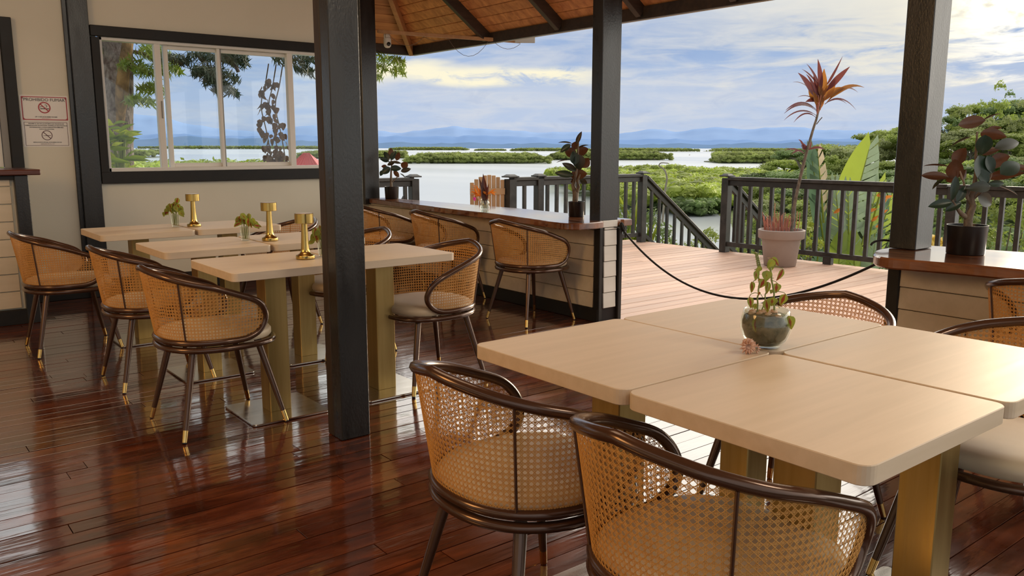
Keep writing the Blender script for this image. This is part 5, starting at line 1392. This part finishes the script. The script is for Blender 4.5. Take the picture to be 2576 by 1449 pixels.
ZONES = [(1990, 'left of the cordyline'), (2070, 'behind the cordyline'), (2150, 'left of the tall banana leaf'), (2210, 'behind the tall banana leaf'), (2260, 'right of the tall banana leaf'), (2380, 'behind the big post'), (2430, 'just right of the big post'), (2480, 'left of the rubber plant'), (2540, 'behind the rubber plant'), (2580, 'right of the rubber plant'), (9999, 'past the picture edge')]
SHAPE = {'umbrella': 'flat-topped', 'round': 'round', 'open': 'tall airy'}
HUE = {'forest': 'light green', 'forest2': 'dusty green', 'forest3': 'deep green'}
def tree(lat, fwd, ztop, r, hz, kind, mat, label=None):
    u_ = 1288+lat/fwd*2131
    tier = 'on the hill crest' if fwd > 124 else 'just under the crest' if fwd > 107 else 'halfway up the hill' if fwd > 90 else 'low on the hill' if fwd > 72 else 'at the hill foot'
    zone = next(z_ for b_, z_ in ZONES if u_ < b_)
    zc_ = ztop-hz; root = empty('hill_tree', LF(lat, fwd, zc_), rng.uniform(0, 6.28), label=f'{HUE[mat]} {SHAPE[kind]} tree {tier}, {zone}', cat='tree', group='trees of the wooded hill')
    o = obj('crown', CR[kind][int(rng.integers(3))], None, root); o.scale = (r, r, hz)
    me = o.data
    if len(me.materials) == 0: me.materials.append(None)
    o.material_slots[0].link = 'OBJECT'; o.material_slots[0].material = MT[mat]
    g = ground(lat, fwd); d = max(zc_-g+.4, 1.5)
    tk = obj('trunk', TM[int(rng.integers(3))], 'trunkfar', root); tk.scale = (r*.8, r*.8, d if d > hz else hz)
sky_ = [(1900, 405), (1930, 392), (1960, 374), (2000, 352), (2050, 342), (2120, 326), (2180, 312), (2230, 292), (2280, 296), (2340, 292), (2400, 262), (2440, 248), (2500, 224), (2560, 236), (2640, 240), (2800, 230)]
mats_ = ['forest', 'forest2', 'forest', 'forest3']
def row(f0, f1, u0, u1, step, off, rr, kinds, jit=12):
    u = u0
    while u < u1:
        f_ = rng.uniform(f0, f1); v = lerp_tab(u, sky_)+off+rng.uniform(-jit, jit)
        r = rng.uniform(*rr); kd = kinds[int(rng.integers(len(kinds)))]
        hz = r*{'umbrella': .75, 'round': .85, 'open': 1.25}[kd]
        tree((u-1288)/2131*f_, f_, 1.3+(368.3-v)/2131*f_, r, hz, kd, mats_[int(rng.integers(4))])
        u += step*rng.uniform(.75, 1.25)
row(125, 150, 1925, 2680, 52, 6, (3.6, 5.2), ['umbrella', 'round', 'umbrella'])
row(108, 124, 1915, 2680, 50, 42, (3.2, 4.8), ['umbrella', 'umbrella', 'round'])
row(92, 106, 1930, 2680, 56, 84, (3.0, 4.4), ['umbrella', 'round', 'umbrella'])
row(74, 88, 1940, 2680, 62, 128, (2.8, 4.0), ['umbrella', 'round'])
row(58, 70, 1960, 2680, 70, 175, (2.4, 3.4), ['umbrella', 'round'])
for u, f_, v, r, hz, kd, mt in ((2440, 108, 285, 3.6, 5.6, 'open', 'forest2'), (2500, 112, 218, 3.4, 6.8, 'open', 'forest'), (2556, 104, 262, 3.4, 5.4, 'open', 'forest2'), (2395, 112, 290, 3.0, 4.6, 'open', 'forest'), (2285, 110, 292, 3.2, 3.4, 'umbrella', 'forest'), (2465, 118, 262, 3.2, 5.5, 'open', 'forest'), (2525, 120, 238, 3.0, 5.6, 'open', 'forest3'), (2600, 108, 245, 3.6, 6.0, 'open', 'forest')):
    tree((u-1288)/2131*f_, f_, 1.3+(368.3-v)/2131*f_, r, hz, kd, mt)
pts = []
for i in range(900):
    f_ = rng.uniform(26, 120); t = rng.uniform(.25, .85)
    if t < .24+.0005*f_: continue
    l = t*f_; pts.append((l, f_, ground(l, f_)+rng.uniform(.2, 1.0), rng.uniform(.7, 1.5)))
field('undergrowth', 'dense green undergrowth between the hill trees', pts, .20, 60, 'forest3', cat='undergrowth')
# dead bent branch above the mangroves
db = [LF((u-1288)/2131*60, 60, 1.3+(368.3-v)/2131*60) for u, v in ((1672, 560), (1676, 480), (1680, 450), (1676, 432), (1668, 422), (1659, 416), (1664, 409), (1682, 410))]
MB().tube(spline(db, 3), [.08-.0022*i for i in range(22)], 6).build('dead_branch', 'trunkfar', label='grey bent dead branch sticking up above the mangroves', cat='branch')
bo = empty('boat', LF((1735-1288)/2131*1180, 1180, WZ), rad(20), label='tiny dark boat on the open channel', cat='boat')
MB().add([(-2.2, 0, .5), (-1.5, -.6, .5), (1.8, -.55, .5), (1.8, .55, .5), (-1.5, .6, .5), (-1.8, 0, -.1), (-1.2, -.4, -.1), (1.7, -.4, -.1), (1.7, .4, -.1), (-1.2, .4, -.1)], [(0, 1, 6, 5), (1, 2, 7, 6), (2, 3, 8, 7), (3, 4, 9, 8), (4, 0, 5, 9), (0, 4, 3, 2, 1), (5, 6, 7, 8, 9)]).build('hull', 'potblack', bo)
MB().box((.3, 0, 1.0), (.4, .4, 1.0), .1).build('figure', 'potblack', bo)

# ------------------------------------------------------------------ big tree outside the window
bt = empty('big_tree', (2.60, 10.5, -3.0), VIEWROT, label='big lichen-covered trunk with hanging leafy branches outside the long window', cat='tree')
KT = 9.83/2131
def tx(u, v, d=0.0): return Vector(((u-300)*KT, d, 4.3+(250-v)*KT+.53))
MB().tube([tx(288, 1250), tx(290, 600), tx(291, 430), tx(293, 330), tx(296, 240), tx(299, 160), tx(300, 90), tx(302, -200)], [.24, .17, .135, .145, .165, .175, .185, .20], 18).build('trunk', 'trunk', bt)
MB().tube([tx(306, 310, -.10), tx(314, 240, -.10), tx(322, 170, -.08), tx(336, 100, -.05), tx(360, -60, 0)], [.05, .075, .075, .07, .07], 12).build('side_trunk', 'sunsetbark', bt)
for pth in ([(330, 110), (380, 70), (450, 60), (540, 100)], [(330, 90), (500, 40), (680, 60), (745, 120)], [(540, 70), (760, 30), (900, 80), (955, 130)], [(320, 130), (360, 140), (385, 170)], [(500, 80), (560, 130), (585, 180)], [(290, 300), (280, 330), (290, 370)]):
    MB().tube(spline([tx(u, v, .2) for u, v in pth], 3), .022, 6).build('branch', 'trunk', bt)
def hang(name, spots, n, size, mat, root, K_, droop=1.3, aspect=.30, dep=.35, seed=3):
    rg = np.random.default_rng(seed); c, r = [], []
    for u, v, ru, rv in spots: q = tx(u, v, rg.uniform(-.25, .25)); c.append(tuple(q)); r.append((ru*K_, dep, rv*K_))
    V_, F_ = leaf_quads(c, r, n, size, up=.1, droop=droop, rg=rg, aspect=aspect)
    return obj(name, mesh_np(name, V_, F_), mat, root, kind='stuff')
hang('foliage', [(372, 140, 34, 30), (385, 190, 34, 28), (360, 230, 26, 26), (372, 262, 22, 22), (400, 150, 30, 30), (345, 180, 16, 30), (415, 178, 20, 20), (268, 140, 16, 20)], 190, .062, 'tropleaf', bt, KT, seed=4)
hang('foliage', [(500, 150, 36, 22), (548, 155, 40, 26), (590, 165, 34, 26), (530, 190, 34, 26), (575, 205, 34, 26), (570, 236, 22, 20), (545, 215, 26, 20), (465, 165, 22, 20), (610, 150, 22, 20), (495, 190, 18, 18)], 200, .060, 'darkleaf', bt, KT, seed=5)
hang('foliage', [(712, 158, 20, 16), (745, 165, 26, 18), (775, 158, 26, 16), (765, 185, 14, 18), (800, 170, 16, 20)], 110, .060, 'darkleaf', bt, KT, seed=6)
hang('foliage', [(945, 150, 30, 16), (975, 155, 26, 18), (992, 185, 18, 18), (955, 182, 20, 18), (1000, 165, 14, 14), (930, 195, 18, 14)], 90, .056, 'tropleaf', bt, KT, seed=7)
fr_ = empty('leafy_shrub', LF(-.466*9.0, 9.0, -1.02), VIEWROT, label='long-leaved green shrub at the foot of the big trunk outside the window', cat='shrub')
for i in range(46):
    a = rng.uniform(-1.3, 1.3); L = rng.uniform(.22, .36); z0 = rng.uniform(1.9, 2.55)
    b = Vector((rng.uniform(-.16, .10), rng.uniform(-.2, .2), z0)); t = b+Vector((math.sin(a)*L, rng.uniform(-.1, .1), math.cos(a)*L*.55-.02-abs(a)*.08))
    put_leaf(fr_, LM_LANCE, 'tropleaf' if i % 3 else 'limeleaf', b, t, .055, 'top', rng.uniform(-.8, .8))
for i in range(5): MB().tube([(rng.uniform(-.1, .1), 0, .0), (rng.uniform(-.12, .08), 0, 1.5), (rng.uniform(-.15, .1), 0, 2.4)], .016, 6).build('stem', 'stemgreen', fr_)
# vine with dried leaves hanging outside the glass
vn = empty('dried_vine', (3.50, 8.32, 0), 0.0, label='hanging vine of dried brown leaves outside the right part of the long window', cat='vine')
for dx in (-.05, .03, .10):
    MB().tube(spline([(dx+.04, 0, 2.12), (dx, .02, 1.9), (dx-.06, 0, 1.7), (dx-.02, -.01, 1.45), (dx+.03, 0, 1.1), (dx+.05, 0, .6)], 3), .006, 5).build('vine_stem', 'bark', vn)
for i in range(230):
    z = .98+1.0*rng.random()**2.3; wv = .19-.13*(z-1.0)
    b = Vector((rng.uniform(-wv, wv)+(.02 if z < 1.4 else -.02), rng.uniform(-.06, .06), z)); L = rng.uniform(.05, .085)
    put_leaf(vn, LM_OV, 'deadleaf', b, b+Vector((rng.uniform(-.6, .6), rng.uniform(-.5, .5), -1)).normalized()*L, L*.8, 'top', rng.uniform(-1.5, 1.5))
# red roofed hut down by the water
hu = empty('hut', LF(-.243*60, 60, -2.33), VIEWROT, label='small hut with a red metal roof below the window, behind the dried vine', cat='building')
MB().box((0, 0, .9), (1.5, 1.5, 2.6), .01).build('wall', 'hutwall', hu)
m = MB(); h = 1.15
m.add([(-h, -h, 2.2), (h, -h, 2.2), (h, h, 2.2), (-h, h, 2.2), (-.18, 0, 3.15), (.18, 0, 3.15), (-h, -h, 2.12), (h, -h, 2.12), (h, h, 2.12), (-h, h, 2.12)], [(0, 1, 5, 4), (1, 2, 5), (2, 3, 4, 5), (3, 0, 4), (0, 6, 7, 1), (1, 7, 8, 2), (2, 8, 9, 3), (3, 9, 6, 0), (9, 8, 7, 6)])
for i in range(9): x = -h+.14+i*2*h/9; m.bar((x, -h, 2.225), (x*.2, -.02, 3.16), .03, .03)
m.build('roof', 'redroof', hu)

# ------------------------------------------------------------------ plants right behind the deck railing
def torn_leaf(root, base, tip, width, mat, mat2=None, face=(0, -1, .25), cuts=11, gap=.10, seed=0, bow=.08, whole=False):
    """banana-type leaf: two half blades of side strips along a stout midrib"""
    rg = np.random.default_rng(seed); b, t = Vector(base), Vector(tip); L = (t-b).length; d = (t-b).normalized(); n = Vector(face); n = (n-d*n.dot(d)).normalized(); sd = d.cross(n)
    prof = lambda s_: max(math.sin(PI*min(1, .10+s_*.90)**1.0)**.55, .05) if s_ < .97 else .25
    for side, mt in ((-1, mat), (1, mat2 or mat)):
        V_, F_ = [], []
        g_ = 0.0 if (whole and side == -1) else gap
        for i in range(cuts):
            s0, s1 = .12+.88*i/cuts, .12+.88*(i+1-g_*rg.uniform(.2, 1.6))/cuts; sw = rg.uniform(-.02, .03)*(g_ > 0)
            for k_ in range(3):
                f0 = k_/2
                for s_, e in ((s0, 0), (s1, 1)):
                    c = b+d*(L*(s_+f0*.10+sw*f0))+n*(-bow*L*s_*s_*.5)
                    wv = width*.5*prof(s_)*f0
                    V_.append(tuple(c+sd*side*wv-n*(wv*wv*.9/width)))
            o = i*6; F_ += [(o, o+1, o+3, o+2), (o+2, o+3, o+5, o+4)]
        obj('half_blade', mesh_np('half_blade', V_, F_, True), mt, root)
    MB().tube([b+d*L*s_+n*(-bow*L*s_*s_*.5) for s_ in (0, .3, .6, .95)], [.016, .012, .008, .003], 6).build('midrib', 'limeleaf', root)
FH = 11.2; KH = FH/2131
hel = empty('heliconia_clump', LF(.405*FH, FH, -2.6), VIEWROT, label='clump of big torn banana-like leaves and orange bracts behind the deck railing', cat='plant')
def hx(u, v, d=0.0): return Vector(((u-2151)*KH, d, 3.9+(368.3-v)*KH))
torn_leaf(hel, hx(2096, 660), hx(2046, 372, .05), 40*KH, 'bananab', 'bananab', cuts=5, gap=.02, seed=1)
torn_leaf(hel, hx(2082, 560, -.02), hx(2060, 372, .02), 46*KH, 'bananab', 'dryedge', cuts=7, gap=.3, seed=21)
torn_leaf(hel, hx(2140, 640, .1), hx(2205, 360, .15), 98*KH, 'banana', 'bananap', cuts=13, gap=.12, seed=2, whole=True)
torn_leaf(hel, hx(2128, 660, -.1), hx(2106, 455, -.05), 50*KH, 'bananap', 'bananap', seed=3)
torn_leaf(hel, hx(2150, 650, -.05), hx(2142, 462, 0), 46*KH, 'bananap', 'bananap', seed=4)
torn_leaf(hel, hx(2170, 720, .1), hx(2240, 450, .2), 66*KH, 'bananap', 'banana', gap=.4, seed=5)
torn_leaf(hel, hx(2200, 730, .2), hx(2262, 520, .3), 60*KH, 'bananap', 'bananab', gap=.5, seed=6)
torn_leaf(hel, hx(2110, 760, -.15), hx(2122, 585, -.2), 62*KH, 'banana', 'banana', cuts=6, gap=.03, seed=7)
torn_leaf(hel, hx(2165, 760, -.15), hx(2150, 590, -.2), 56*KH, 'banana', 'banana', cuts=6, gap=.05, seed=8)
torn_leaf(hel, hx(2230, 700, .3), hx(2290, 470, .35), 60*KH, 'bananap', 'banana', gap=.3, seed=9)
torn_leaf(hel, hx(2075, 720, .1), hx(2090, 560, .1), 40*KH, 'bananab', 'bananab', seed=10)
torn_leaf(hel, hx(2190, 780, -.2), hx(2205, 600, -.2), 60*KH, 'bananap', 'bananap', seed=11)
for i, (u, v) in enumerate(((2205, 482), (2212, 505), (2222, 488), (2196, 545), (2208, 560), (2100, 525), (2190, 520), (2215, 530))):
    put_leaf(hel, LM_LANCE, 'orange', hx(u-8, v+8, -.2), hx(u+9+(i % 3)*3, v-(i % 2)*8, -.22), .045, 'top', rng.uniform(-.4, .4), name='bract')
MB().tube([hx(2185, 640, -.15), hx(2192, 560, -.18), hx(2206, 480, -.2)], .014, 6).build('stem', 'limeleaf', hel)
def fan(root, n, org, L, spread, mat, w=.05, seed=0, lean=0.0, face='top'):
    rg = np.random.default_rng(seed)
    for i in range(n):
        a = lean+rg.uniform(-spread, spread); l = rg.uniform(*L); b = Vector((org[0]+rg.uniform(-.12, .12), org[1]+rg.uniform(-.15, .15), org[2]+rg.uniform(-.05, .1)))
        put_leaf(root, LM_LANCE, mat, b, b+Vector((math.sin(a)*l, rg.uniform(-.3, .3)*l, math.cos(a)*l)), w*rg.uniform(.7, 1.3), face, rg.uniform(-.6, .6))
pm_ = empty('palm_clump', LF(.139*12.5, 12.5, -2.6), VIEWROT, label='yellow-green palm fronds behind the railing left of the stairs', cat='palm')
KP = 10.4/2131
for i in range(64):
    a = rng.uniform(-.62, .55); L = rng.uniform(.7, 1.35); b = Vector((rng.uniform(-.24, .22), rng.uniform(-.25, .25), rng.uniform(1.2, 2.5)))
    t = b+Vector((math.sin(a)*L*.6, rng.uniform(-.2, .2), math.cos(a)*L*.85-.25*abs(a)*L))
    put_leaf(pm_, LM_LANCE, ('limeleaf', 'banana', 'limeleaf', 'tropleaf')[i % 4], b, t, rng.uniform(.045, .085), 'top', rng.uniform(-.9, .9), name='frond')
for i in range(7):
    x = rng.uniform(-.2, .2); MB().tube([(x*.6, 0, 0), (x*.8, .05, 1.0), (x, 0, 2.2)], [.03, .024, .012], 6).build('stem', 'stemgreen', pm_)
def shrub(name, u, v, fwd, spots, n, size, mat, label, K_=None, aspect=.6):
    K_ = fwd/2131; zb = -2.7; rg = np.random.default_rng(int(u))
    root = empty(name, LF((u-1288)/2131*fwd, fwd, zb), VIEWROT, label=label, cat='shrub')
    c, r = [], []
    for a, b, ru, rv in spots: c.append(((a-u)*K_, rg.uniform(-.3, .3), 1.3-zb+(368.3-b)*K_)); r.append((ru*K_, .35, rv*K_))
    V_, F_ = leaf_quads(c, r, n, size, up=.3, rg=rg, aspect=aspect)
    obj('foliage', mesh_np('foliage', V_, F_), mat, root, kind='stuff')
    for q in c[:6]: MB().tube([(q[0]*.5, 0, 0), (q[0]*.8, q[1]*.5, q[2]*.6), q], [.03, .02, .008], 6).build('stem', 'bark', root)
shrub('croton', 2365, 605, 9.9, [(2352, 600, 12, 14), (2375, 612, 14, 12), (2392, 622, 16, 10), (2345, 625, 14, 16)], 34, .075, 'yellowleaf', 'yellow-leaved croton showing behind the big post', aspect=.7)
shrub('leafy_shrub', 2490, 560, 12.5, [(2430, 560, 40, 40), (2490, 540, 44, 40), (2550, 560, 44, 44), (2600, 540, 40, 40), (2450, 610, 44, 40), (2530, 610, 50, 40), (2600, 620, 40, 40), (2420, 500, 26, 26), (2500, 490, 34, 24), (2560, 500, 30, 24)], 200, .055, 'forest', 'feathery green shrub behind the railing beside the large rubber plant')
shrub('leafy_shrub', 2300, 580, 12.8, [(2280, 560, 40, 60), (2330, 520, 40, 40), (2360, 560, 40, 50), (2260, 620, 40, 40), (2320, 620, 40, 40)], 190, .055, 'forest3', 'dark green shrub behind the railing and the big post')
shrub('leafy_shrub', 2035, 590, 10.9, [(2010, 570, 16, 14), (2030, 575, 18, 16), (2055, 572, 16, 14), (2040, 605, 24, 20), (2062, 625, 18, 18), (2020, 640, 26, 20), (2000, 600, 16, 20)], 70, .035, 'limeleaf', 'lime green succulent bush behind the taupe pot', aspect=.9)
shrub('leafy_shrub', 1745, 630, 13.0, [(1640, 640, 40, 26), (1690, 625, 34, 24), (1735, 640, 36, 26), (1780, 630, 34, 30), (1800, 600, 20, 26), (1850, 640, 50, 30), (1900, 630, 40, 36)], 120, .045, 'forest', 'loose green shrub below the sloping stair rail')
shrub('leafy_shrub', 1600, 590, 12.6, [(1570, 560, 30, 50), (1610, 590, 36, 50), (1640, 560, 24, 40), (1560, 640, 40, 40), (1620, 650, 40, 30), (1680, 600, 30, 40), (1720, 640, 30, 30)], 150, .050, 'forest3', 'shaded bush behind the palm fronds at the railing')
